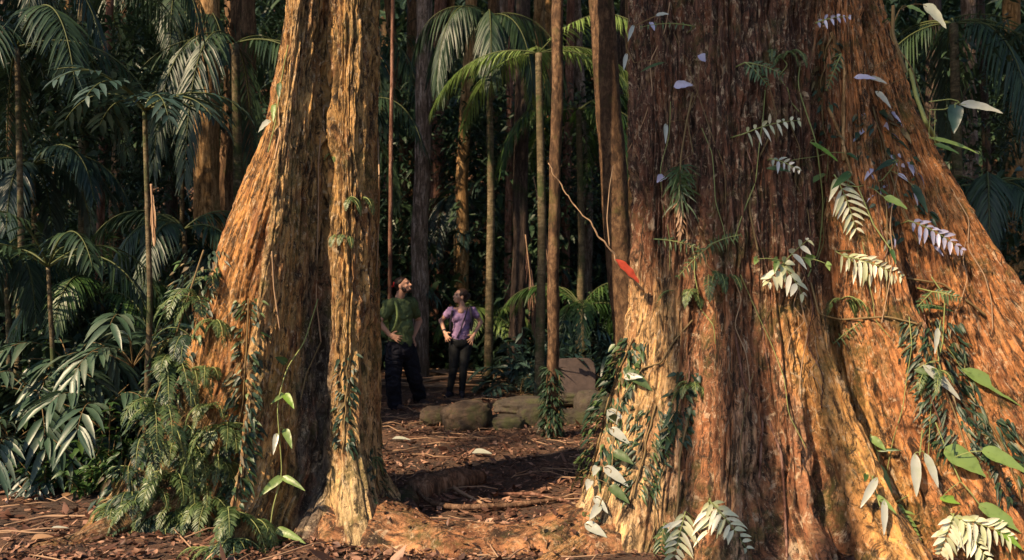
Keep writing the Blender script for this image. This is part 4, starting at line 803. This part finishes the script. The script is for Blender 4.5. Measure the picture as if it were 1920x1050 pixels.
# twig with the red leaf, growing from the left edge of the right giant
a = hit(BR, 1206, 545)[0]; e = empty('twig', a, 'pale twig with a long red leaf sticking out of the right giant\'s left edge', 'twig')
tw = [a, at(1180, 520, a[1] - .1), at(1158, 495, a[1] - .15), at(1145, 465, a[1] - .18), at(1105, 418, a[1] - .2), at(1070, 372, a[1] - .2), at(1050, 345, a[1] - .2), at(1026, 308, a[1] - .22)]
q = resample(tw, 60); q += .012 * np.stack([fbm(np.arange(60) * .35, 0, k, 2, 3) - .5 for k in range(3)], 1) * 2.2; mb = MB(); tube(mb, q, np.linspace(.0075, .003, 60), 8, 0, .5, 4, 25.); tube(mb, resample([at(1143, 462, a[1] - .18), at(1138, 410, a[1] - .2), at(1143, 350, a[1] - .2), at(1150, 310, a[1] - .2)], 30), np.linspace(.005, .0025, 30), 6, 0, .4, 6, 20.); mb.build('stem', M['twig'], e)
mb = MB(); b0 = at(1153, 486, a[1] - .2); b1 = at(1199, 534, a[1] - .16); leafset(mb, b0, b1 - b0, (.3, -1, .5), np.linalg.norm(b1 - b0), .06, -.04, .35, 12, 'lance', 0, .08); mb.build('red_leaf', M['red'], e)
# leafy foot of the slender knotty tree
rs = np.random.default_rng(8)
P0 = at(1035, 800, 8.9); e = empty('climbing_plant', P0, 'bushy dark climber wrapping the foot of the slender knotty tree', 'climber'); mb = MB(); n = 520
zz = rs.uniform(0, 1, n)**1.2; a = rs.uniform(0, 6.3, n); c0 = qT[0]; base = np.array([np.interp(zz * .75, qT[:, 2], qT[:, 0]), np.interp(zz * .75, qT[:, 2], qT[:, 1]), zz * .75]).T
leafset(mb, base + np.stack([np.cos(a), np.sin(a), 0 * a], 1) * .06, np.stack([np.cos(a), np.sin(a), rs.uniform(-.6, .8, n)], 1), UP + rs.normal(size=(n, 3)) * .3, rs.uniform(.06, .15, n), rs.uniform(.015, .03, n), .5, .1, 4, 'lance'); mb.build('foliage', M['leaf_dark'], e)
mb = MB(); tube(mb, base[np.argsort(zz)][::26] + [.07, -.05, 0], .006, 5); mb.build('stem', M['vine'], e)
# dead fronds hanging from the dark trunk and on the left
def deadfrond(px, py, Y, L, label, d=(0, -.2, -1), mat='leaf_dry', ll=.3, np_=22):
    P = at(px, py, Y); rs = np.random.default_rng(int(px)); e = empty('dead_palm_frond', P, label, 'dead frond')
    frond(P, d, L, .4, np_, ll, .02, 1.0, .3, 3, .01, e, M[mat], M['stick'], hang=.9, rs=rs)
deadfrond(985, 440, 14.4, 1.8, 'brown dead frond hanging down the dark trunk right of the woman', (.12, -.2, -1), 'litter', .5)
deadfrond(1000, 330, 14.3, 1.9, 'upper dead frond hanging on the dark trunk, tips brushing the slender tree', (.2, -.2, -1), 'litter', .5)
deadfrond(283, 345, 6.7, .42, 'small tan dead frond dangling below the broad leaved understory palm', (.1, -.1, -1), 'leaf_dry', .2, 7)

# ------------------------------------------------------------------ people
def cap(p0, p1, r0, r1, n=14):
    p0, p1 = np.array(p0, float), np.array(p1, float); d = p1 - p0; L = np.linalg.norm(d); T = d / max(L, 1e-6); ref = np.array([0, 0, 1.]) if abs(T[2]) < .8 else np.array([1., 0, 0])
    X = unit(np.cross(T, ref)); Y = np.cross(T, X); a = np.linspace(0, 2 * np.pi, n, endpoint=False); ring = X * np.cos(a)[:, None] + Y * np.sin(a)[:, None]; V = []
    for t in np.linspace(-np.pi / 2 + .01, 0, 5): V.append(p0 + T * r0 * math.sin(t) + ring * r0 * math.cos(t))
    for t in np.linspace(0, np.pi / 2 - .01, 5): V.append(p1 + T * r1 * math.sin(t) + ring * r1 * math.cos(t))
    return shell(V, n)
def shell(V, n):
    V = np.array(V); k = len(V); i = np.arange(k - 1)[:, None] * n; j = np.arange(n)[None]; j2 = (j + 1) % n
    f = np.stack([i + j, i + j2, i + n + j2, i + n + j], -1).reshape(-1, 4); Vf = V.reshape(-1, 3); 
    return [Vf.tolist(), f.tolist() + [list(range(n))[::-1], list(range((k - 1) * n, k * n))]]
def ell(c, r, Mx=None, n=18):
    V = []; Mx = np.eye(3) if Mx is None else Mx
    a = np.linspace(0, 2 * np.pi, n, endpoint=False)
    for t in np.linspace(-np.pi / 2 + .02, np.pi / 2 - .02, 12):
        u = np.stack([np.cos(a) * math.cos(t), np.sin(a) * math.cos(t), np.full(n, math.sin(t))], 1) * np.array(r); V.append(np.array(c) + u @ Mx.T)
    return shell(V, n)
def blob(name, prims, voxel, mat, parent, smooth=4, fold=0., seed=0, org=None):
    vs, fs = [], []
    for v, f in prims: b = len(vs); vs += v; fs += [[i + b for i in q] for q in f]
    vs = (np.array(vs) + org).tolist(); me = bpy.data.meshes.new(name); me.from_pydata(vs, [], fs)
    bm = bmesh.new(); bm.from_mesh(me); bmesh.ops.recalc_face_normals(bm, faces=bm.faces); bm.to_mesh(me); bm.free()
    o = bpy.data.objects.new('tmp', me); col.objects.link(o)
    md = o.modifiers.new('r', 'REMESH'); md.mode = 'VOXEL'; md.voxel_size = voxel
    md = o.modifiers.new('s', 'SMOOTH'); md.factor = .5; md.iterations = smooth
    bpy.context.view_layer.update(); ev = o.evaluated_get(bpy.context.evaluated_depsgraph_get()); m2 = bpy.data.meshes.new_from_object(ev); bpy.data.objects.remove(o)
    if fold:
        n = len(m2.vertices); c = np.zeros(n * 3, np.float32); m2.vertices.foreach_get('co', c); c = c.reshape(-1, 3); nn = np.zeros(n * 3, np.float32); m2.vertices.foreach_get('normal', nn); nn = nn.reshape(-1, 3)
        q = c + .5 * (fbm(c[:, 0] * 4, c[:, 1] * 4, c[:, 2] * 4, 2, seed)[:, None] - .5)
        h = 1 - np.abs(2 * fbm(q[:, 0] * 9 + q[:, 2] * 5, q[:, 1] * 9, q[:, 2] * 13, 2, seed + 2) - 1)
        c = c + nn * ((h - .6) * fold)[:, None]; m2.vertices.foreach_set('co', c.astype(np.float32).ravel())
    m2.polygons.foreach_set('use_smooth', np.ones(len(m2.polygons), bool)); m2.materials.clear(); m2.materials.append(mat); m2.update()
    o = bpy.data.objects.new(name, m2); col.objects.link(o); place(o, parent); return o
def frame(f, up=(0, 0, 1)):
    f = unit(np.array(f, float)); r = unit(np.cross(f, up)); u = np.cross(r, f); return np.stack([r, f, u], 1)   # columns: right, forward, up
def hand(wr, d, nrm, s=1., spread=.22, curl=.5, thumb=1):
    """hand lying on the hip: wr wrist, d finger direction, nrm back of the hand"""
    d = unit(np.array(d, float)); nrm = unit(np.array(nrm, float)); sd = np.cross(d, nrm); P = []
    wr = np.array(wr, float); palm = wr + d * .05 * s; P.append(ell(palm, (.038 * s, .048 * s, .016 * s), np.stack([sd, d, nrm], 1))); P.append(cap(wr - d * .02, wr + d * .03, .024 * s, .024 * s))
    for k, L in enumerate((.068, .076, .071, .056)):
        o = (k - 1.5) * .019 * s; a = (k - 1.5) * spread; b = wr + d * .088 * s + sd * o; dd = unit(d * math.cos(a) + sd * math.sin(a)); m1 = b + dd * L * .5 * s; m2 = m1 + unit(dd - nrm * curl) * L * .5 * s
        P += [cap(b - dd * .02, m1, .0095 * s, .0085 * s, 10), cap(m1, m2, .0085 * s, .007 * s, 10)]
    b = wr + d * .025 * s + sd * -.028 * s * thumb; m1 = b + unit(d * .5 - sd * thumb) * .035 * s; P += [cap(b, m1, .012 * s, .010 * s, 10), cap(m1, m1 + unit(d * .8 - sd * thumb * .6 - nrm * .2) * .03 * s, .010 * s, .008 * s, 10)]
    return P
def head(c, f, s=1., up=(0, 0, 1), male=True):
    Mx = frame(f, up); w = lambda x, y, z: np.array(c) + Mx @ (np.array([x, y, z]) * s); j = 1.1 if male else .95
    P = [ell(w(0, -.008, .03), np.array((.074, .092, .082)) * s, Mx), ell(w(0, .03, -.02), np.array((.058, .062, .075)) * s, Mx), ell(w(0, .045, -.07), np.array((.036 * j, .036, .034)) * s, Mx), ell(w(0, .02, -.055), np.array((.05 * j, .055, .04)) * s, Mx),
         cap(w(0, .086, .012), w(0, .106, -.022), .009 * s, .0135 * s), ell(w(0, .088, -.054), np.array((.024, .012, .007)) * s, Mx), ell(w(0, .086, -.066), np.array((.021, .012, .008)) * s, Mx), cap(w(-.035, .078, .03), w(.035, .078, .03), .011 * s, .011 * s)]
    for q in (-1, 1): P += [ell(w(q * .077, -.005, -.005), np.array((.010, .02, .033)) * s, Mx), ell(w(q * .04, .055, -.022), np.array((.024, .024, .022)) * s, Mx)]
    return P, w, Mx
skin = plain('skin', (.52, .28, .19), .5, .08, 30, .05); skin2 = plain('skin_light', (.50, .28, .20), .5, .08, 30, .05)
hairm = plain('dark_hair', (.03, .017, .014), .45, .4, 60, .6); olive = plain('olive_cotton', (.085, .115, .048), .85, .15, 20, .25); lav = plain('lavender_cotton', (.29, .19, .35), .85, .15, 20, .25)
navy = plain('navy_cloth', (.009, .009, .016), .85, .25, 25, .4); blackm = plain('black_leggings', (.012, .013, .015), .75, .2, 25, .2); shoem = plain('hiking_shoe', (.05, .035, .035), .7, .3, 25, .4)
packm = plain('pale_green_strap', (.16, .22, .08), .8, .2, 30, .3); redm = plain('red_cap_cloth', (.45, .03, .03), .8, .2, 30, .2); blackbag = plain('black_strap', (.02, .018, .028), .7, .2, 30, .2); eyem = plain('eye', (.02, .012, .01), .2, .1, 5, 0); grpack = plain('green_pack', (.11, .16, .06), .8, .2, 20, .4)

# man, looking up to the right, hands on hips
mY = 11.2; O = np.array([pxy(755, mY), mY, float(gz(pxy(755, mY), mY))])
man = empty('person', O, 'man in olive green t-shirt and dark trousers, hands on hips, gazing up', 'person')
def vt(px, py, dy=0., Y=mY, x0=755, yb=765): return np.array([(px - x0) / F * Y, dy, (yb - py) / F * Y])
neckb = vt(746, 566, .02); hc = vt(757, 535, -.03); shN, shF = vt(734, 573, -.13), vt(768, 571, .16); elN = vt(714, 600, -.22); haN = vt(735, 625, -.20); elF = vt(781, 602, .34); haF = vt(772, 633, .10)
hipN, hipF = vt(742, 652, -.07), vt(762, 650, .08); knN, knF = vt(739, 712, -.10), vt(774, 706, .16); anN, anF = vt(741, 758, -.02), vt(780, 750, .42)
hp, w, Mx = head(hc, (.88, -.34, .33), 1.05, (-.3, .1, 1))
B = hp + [cap(neckb, hc + [-.02, .01, -.05], .062, .058), cap(shN, elN, .052, .043), cap(elN, haN, .043, .029), cap(shF, elF, .052, .043), cap(elF, haF, .043, .029), cap(shN, shF, .07, .07), cap(neckb + [0, 0, -.06], vt(752, 640), .11, .12), cap(hipN, knN, .08, .06), cap(hipF, knF, .08, .06), cap(knN, anN, .055, .04), cap(knF, anF, .055, .04)]
B += hand(haN, (.92, -.15, -.38), (-.1, -1, .1), 1.05) + hand(haF, (.3, -.75, -.35), (.9, -.3, .2), 1.05, thumb=-1)
blob('body', B, .0062, skin, man, 3, org=O)
for q in (-1, 1): blob('eye', [ell(w(q * .03, .074, .006), (.011, .008, .007), Mx)], .0025, eyem, man, 1, org=O)
blob('hair', [ell(w(0, -.022, .05), np.array((.080, .092, .075)) * 1.05, Mx), ell(w(0, -.06, .01), (.066, .05, .07), Mx)], .007, hairm, man, 2, .01, org=O)
blob('beard', [ell(w(0, .055, -.082), (.044, .034, .026), Mx), ell(w(.05, .02, -.05), (.014, .03, .04), Mx), ell(w(-.05, .02, -.05), (.014, .03, .04), Mx), cap(w(-.022, .095, -.046), w(.022, .095, -.046), .006, .006)], .005, hairm, man, 2, .006, org=O)
blob('cap', [ell(w(0, -.075, .06), (.066, .05, .045), Mx), ell(w(0, -.125, .045), (.04, .035, .012), Mx)], .006, redm, man, 2, org=O)
S = [cap(shN + [0, 0, -.005], shN * .45 + elN * .55, .072, .068), cap(shF, shF * .45 + elF * .55, .072, .068), cap(shN + [0, 0, .015], shF + [0, 0, .015], .09, .09), ell(vt(750, 590, .0), (.165, .155, .19), frame((.85, -.5, 0))), ell(vt(752, 615, .0), (.155, .165, .2), frame((.85, -.5, 0))), cap(vt(750, 622), vt(752, 641), .155, .158), cap(neckb + [0, 0, -.07], neckb + [.005, 0, -.01], .1, .075)]
blob('t_shirt', S, .008, olive, man, 4, .03, 3, org=O)
for sh, an in ((-1, 0),): pass
T = [cap(vt(752, 645), vt(752, 655), .15, .15), cap(hipN + [0, 0, .0], knN, .118, .092), cap(hipF, knF, .118, .092), cap(knN, anN + [0, 0, .01], .092, .082), cap(knF, anF + [0, 0, .01], .092, .08)]
blob('trousers', T, .009, navy, man, 4, .045, 9, org=O)
def shoe(an, d, parent, m=shoem, s=1.):
    d = unit(np.array(d, float)); a = np.array([an[0], an[1], .045 * s]); blob('shoe', [cap(a - d * .05 * s, a + d * .06 * s, .05 * s, .045 * s), cap(a + d * .05 * s + [0, 0, -.008], a + d * .15 * s + [0, 0, -.012], .044 * s, .034 * s), cap(a + [0, 0, .02], a + [0, 0, .07 * s], .05 * s, .05 * s), cap(a - d * .05 * s + [0, 0, -.03], a + d * .15 * s + [0, 0, -.032], .03 * s, .03 * s)], .006, m, parent, 2, org=O)
shoe(anN, (.75, -.6, 0), man); shoe(anF, (.6, -.5, 0), man)
bp = empty('backpack', O + vt(724, 600, .05), 'pale green backpack worn by the man in olive t-shirt', 'backpack')
blob('bag', [ell(vt(729, 596, .10), (.15, .10, .21), frame((.85, -.5, 0))), ell(vt(727, 617, .1), (.13, .09, .13), frame((.85, -.5, 0)))], .01, grpack, bp, 4, .03, 4, org=O)
def strap(parent, pts, r, mat, name='strap', O=O):
    mb = MB(); tube(mb, resample([np.array(p) + O for p in pts], 24), [r] * 24, 8); mb.build(name, mat, parent)
strap(bp, [vt(733, 574, -.04), vt(738, 560, -.12), vt(747, 568, -.20), vt(750, 590, -.21), vt(744, 612, -.20), vt(734, 622, -.12)], .017, packm)
strap(bp, [vt(737, 568, .1), vt(751, 561, .06), vt(762, 573, -.06), vt(765, 596, -.10), vt(763, 618, -.05)], .017, packm)
# woman, hands on hips, looking over her right shoulder towards him
wY = 12.5; O = np.array([pxy(857, wY), wY, float(gz(pxy(857, wY), wY))])
wo = empty('person', O, 'woman in lavender top and black leggings, hands on hips, looking left', 'person')
vw = lambda px, py, dy=0.: vt(px, py, dy, wY, 857, 743)
neckb = vw(866, 575, .01); hc = vw(863, 556, -.01); sR, sL = vw(846, 582, -.04), vw(886, 582, .06); eR, eL = vw(826, 601, .05), vw(901, 604, .12); hR, hL = vw(835, 622, -.09), vw(889, 627, -.05)
pR, pL = vw(853, 648), vw(874, 648); kR, kL = vw(850, 693, -.03), vw(869, 693, -.02); aR, aL = vw(843, 735, .0), vw(866, 734, .02)
hp, w, Mx = head(hc, (-.86, -.45, .18), .98, (.1, 0, 1), False)
B = hp + [cap(neckb, hc + [.012, .005, -.05], .05, .046), cap(sR, eR, .042, .034), cap(eR, hR, .036, .023), cap(sL, eL, .042, .034), cap(eL, hL, .036, .023), cap(sR, sL, .052, .052), cap(neckb + [0, 0, -.06], vw(864, 632), .085, .1), cap(pR, kR, .07, .05), cap(pL, kL, .07, .05), cap(kR, aR, .045, .03), cap(kL, aL, .045, .03)]
B += hand(hR, (.42, -.45, -.8), (-.45, -.85, .1), .98, .3, .25, 1) + hand(hL, (-.45, -.45, -.8), (.45, -.85, .1), .98, .3, .25, -1)
blob('body', B, .0062, skin2, wo, 3, org=O)
for q in (-1, 1): blob('eye', [ell(w(q * .029, .072, .006), (.011, .008, .007), Mx)], .0025, eyem, wo, 1, org=O)
blob('hair', [ell(w(0, -.028, .042), np.array((.084, .094, .082)), Mx), ell(w(0, -.075, .0), (.068, .055, .08), Mx), ell(w(.0, -.12, .03), (.045, .045, .05), Mx), cap(w(.03, -.07, -.03), w(.03, -.06, -.11), .035, .018)], .007, hairm, wo, 2, .02, 6, org=O)
S = [cap(sR, sR * .6 + eR * .4, .058, .052), cap(sL, sL * .6 + eL * .4, .058, .052), cap(sR + [0, 0, -.02], sL + [0, 0, -.02], .06, .06), ell(vw(865, 596, -.0), (.145, .11, .14)), ell(vw(858, 596, -.07), (.06, .055, .06)), ell(vw(872, 596, -.06), (.06, .055, .06)), cap(vw(865, 605), vw(864, 630), .115, .128)]
blob('top', S, .0075, lav, wo, 4, .022, 5, org=O)
blob('chest_skin', [ell(vw(865, 583, -.075), (.05, .035, .045))], .006, skin2, wo, 2, org=O)
T = [ell(vw(864, 640), (.155, .13, .12)), cap(pR, kR, .092, .062), cap(pL, kL, .092, .062), cap(kR + [0, 0, -.02], aR, .062, .042), cap(kL + [0, 0, -.02], aL, .062, .042)]
blob('leggings', T, .008, blackm, wo, 4, .008, 7, org=O)
shoe(aR, (-.3, -.9, 0), wo, blackbag, .92); shoe(aL, (.1, -1, 0), wo, blackbag, .92)
blob('bracelet', [cap(hR * .85 + eR * .15 + [-.003, 0, 0], hR * .9 + eR * .1, .028, .028)], .004, blackbag, wo, 1, org=O)
bw = empty('backpack', O + vw(878, 600, .15), 'black backpack worn by the woman, its straps over her shoulders', 'backpack')
blob('bag', [ell(vw(868, 600, .17), (.15, .09, .19))], .01, blackbag, bw, 3, .02, 3, org=O)
strap(bw, [vw(848, 577, .08), vw(850, 573, -.01), vw(849, 585, -.11), vw(846, 600, -.12), vw(846, 616, -.09), vw(846, 625, .0)], .017, blackbag, O=O)
strap(bw, [vw(882, 577, .12), vw(881, 573, .0), vw(884, 588, -.09), vw(886, 604, -.09), vw(884, 620, -.05)], .017, blackbag, O=O)
strap(bw, [vw(878, 575, -.02), vw(872, 596, -.135), vw(864, 620, -.14), vw(858, 632, -.14)], .009, blackbag, 'camera_strap', O=O)

# dense leafy thickets nobody could count: left mid distance and behind the right giant
def thicket(n, px0, px1, Y0, Y1, h0, h1, s0, s1, label, mat, seed, th=.42, fr=.9):
    r1 = np.random.default_rng(seed); Y = r1.uniform(Y0, Y1, n); X = (r1.uniform(px0, px1, n) - 960) / F * Y; Z = gz(X, Y) + r1.uniform(0, 1, n)**.9 * (h1 - h0) + h0
    c = fbm(X * fr, Y * fr, Z * fr, 3, seed); k = c > th; X, Y, Z = X[k], Y[k], Z[k]; n = len(X); mb = MB(); a = r1.uniform(0, 6.3, n)
    D = np.stack([np.cos(a), np.sin(a), r1.uniform(-.8, .4, n)], 1); sz = r1.uniform(s0, s1, n)
    leafset(mb, np.stack([X, Y, Z], 1), D, UP + r1.normal(size=(n, 3)) * .45, sz, sz * r1.uniform(.25, .5, n), r1.uniform(.1, .6, n), .15, 3, 'ovate')
    tag(mb.build('undergrowth', M[mat]), label, 'undergrowth', kind='stuff')
thicket(30000, -150, 330, 8.8, 12, .2, 4.6, .06, .17, 'tangle of small dark leaves over the far left', 'leaf_dark', 15, .5)
thicket(26000, -150, 440, 12, 15, .2, 6., .06, .17, 'tangle of small dark leaves filling the left mid distance', 'leaf_dark', 5, .5)
thicket(9000, -150, 380, 8.0, 10.5, .1, 1.5, .08, .2, 'low dark leaves of the left bank', 'leaf_teal', 6, .47)
thicket(14000, 1650, 2050, 8.5, 15, .2, 4.6, .07, .17, 'tangle of dark leaves behind the right giant', 'leaf_dark', 7, .48)
thicket(34000, 690, 1200, 15.2, 21, .1, 5.4, .07, .19, 'dark shrubbery closing the view behind the hikers', 'leaf_dark', 8, .5)

# more slim trunks behind, and wiry vines tangled over the right giant
r1 = np.random.default_rng(71)
for k in range(13):
    px = (r1.uniform(700, 1190) if k < 6 else r1.uniform(20, 460)); Y = r1.uniform(15, 21); x = pxy(px, Y); b = 537 - (float(gz(x, Y)) - 1.6) / Y * F
    tree([(px + r1.uniform(-45, 45), 0), (px + r1.uniform(-14, 14), b * .5), (px, b)], Y, r1.uniform(.10, .26) * F / Y, [M['bark_gold'], M['bark_red'], M['bark_grey'], M['bark_trunk']][k % 4], 'slim trunk among the crowd of slim trunks in the gloom behind the clearing', 'slim trunks behind the clearing', crown=False, rough=.12, flare=1.2)
for k in range(44):
    x, y = r1.uniform(1230, 1880), r1.uniform(-20, 700); L = r1.uniform(80, 330); sl_ = r1.uniform(-.25, .35)
    pts = [(x + sl_ * L * t + r1.normal() * 7, y + L * t) for t in np.linspace(0, 1, 6)]
    if any(BR.ray_cast(Vector((0, 0, 1.6)), Vector(at(*q, 1.) - np.array([0, 0, 1.6])))[0] is None for q in pts): continue
    pts = [hit(BR, *q) for q in pts]; pts = [q + nn * r1.uniform(.005, .035) for q, nn in pts]
    if max(np.linalg.norm(np.diff(pts, axis=0), axis=1)) > .6: continue
    mb = MB(); tube(mb, resample(pts, 50), [r1.uniform(.0018, .004)] * 50, 5, 0, .2, 4, 12.)
    tag(mb.build('hanging_vine', M[['vine', 'twig', 'bark_red', 'vine_green'][k % 4]]), 'thin wiry vine strand tangled over the bark of the right giant', 'vine', 'wiry vines on the right giant')

for k, (px, py, Y, sc_, lb) in enumerate([(190, 700, 6.9, .95, 'large broad leaved rosette low in the left bank, pleated leaves shining'), (60, 640, 7.1, 1.0, 'broad leaved rosette near the left edge above the litter'), (250, 590, 7.3, 1.0, 'broad leaved rosette behind the left giant\'s fern covered flank'), (130, 590, 7.6, 1.05, 'tall broad leaved rosette in the middle of the left bank'), (20, 730, 6.7, .8, 'low broad leaved rosette at the far left edge of the litter')]):
    q = at(px, py, Y); zb = float(gz(q[0], Y)); plant('broad', 1 + k % 2, (q[0], Y, max(zb, q[2] - .45)), sc_, k * 1.3, lb, 'plant', None, mat='leaf_gloss')

for (x, y, lb) in [(1345, 515, 'dark fern right of centre beneath the hanging tassel clump on the right giant'), (1292, 548, 'dark fern at the top of the pale lobe of the right giant'), (1305, 725, 'dark tufted fern beside the brown slanting vine on the right giant'), (1745, 700, 'dark fern behind the silver leaf on the outer buttress'), (1480, 100, 'dark fern in the upper shade of the right giant'), (1585, 560, 'little dark fern under the slanting whitish frond')]:
    fern(BR, x, y, 6, .2, .05, lb, 'leaf_fern', np_=18)

for k, (px, Y, h, nf, L, mt, lb) in enumerate([(60, 9.2, 2.9, 9, 1.3, 'leaf_teal', 'arching understory palm in front of the far left trunks'), (345, 9.0, 2.2, 9, 1.2, 'leaf_dark', 'dark feathery palm between the thicket palm and the golden trunk'),
  (430, 9.6, 1.9, 8, 1.0, 'leaf_teal', 'bluish palm right of the golden trunk beside the left giant'), (190, 8.4, 1.5, 9, 1.2, 'leaf_mid', 'green feathery palm in the middle of the left bank'), (10, 8.0, 1.9, 8, 1.2, 'leaf_dark', 'dark feathery palm half cut by the left edge'),
  (335, 12.5, 5.6, 8, 1.9, 'leaf_dark', 'tall dark palm whose fronds hang in front of the golden trunk'), (30, 8.2, 3.9, 8, 2.0, 'leaf_dark', 'near dark palm hanging fronds across the top left'), (640, 14, 4.3, 8, 2.0, 'leaf_dark', 'dark palm peeping round the right edge of the left giant'),
  (1850, 8.6, 2.6, 9, 1.4, 'leaf_dark', 'feathery dark palm behind the outer buttress on the right'), (850, 17.5, 3.4, 9, 2.0, 'leaf_teal', 'dim bluish palm far behind, between the two hikers')]):
    palm(pxy(px, Y), Y, h, nf, L, lb, mat=mt, droop=1.8, ll=.16 + .16 * L, lw=.026, np_=44, seed=40 + k, e0=.55, hang=.3 + .1 * (k % 3), r0=.03)

r1 = np.random.default_rng(81); mb = MB(); n = 240; P = np.stack([r1.uniform(-1.0, .5, n), r1.uniform(4.9, 5.75, n), np.zeros(n)], 1); k = []
bpy.context.view_layer.update(); dg = bpy.context.evaluated_depsgraph_get()
for q in P:
    h = sc.ray_cast(dg, Vector((q[0], q[1], .45)), Vector((0, 0, -1)))
    if h[0] and h[4].name.split('.')[0] in ('root', 'ground'): k.append([q[0], q[1], h[1].z + .006])
P = np.array(k); n = len(P); sz = .02 + .07 * r1.uniform(0, 1, n)**2
leafset(mb, P, r1.normal(size=(n, 3)) * [1, 1, .15], r1.normal(size=(n, 3)) * .25 + [0, 0, 1], sz, sz * .4, r1.uniform(-.2, .1, n), .2, 3, 'ovate')
tag(mb.build('leaf_litter', M['litter']), 'loose leaves lying on the surface root between the giants', 'leaf litter', kind='stuff')
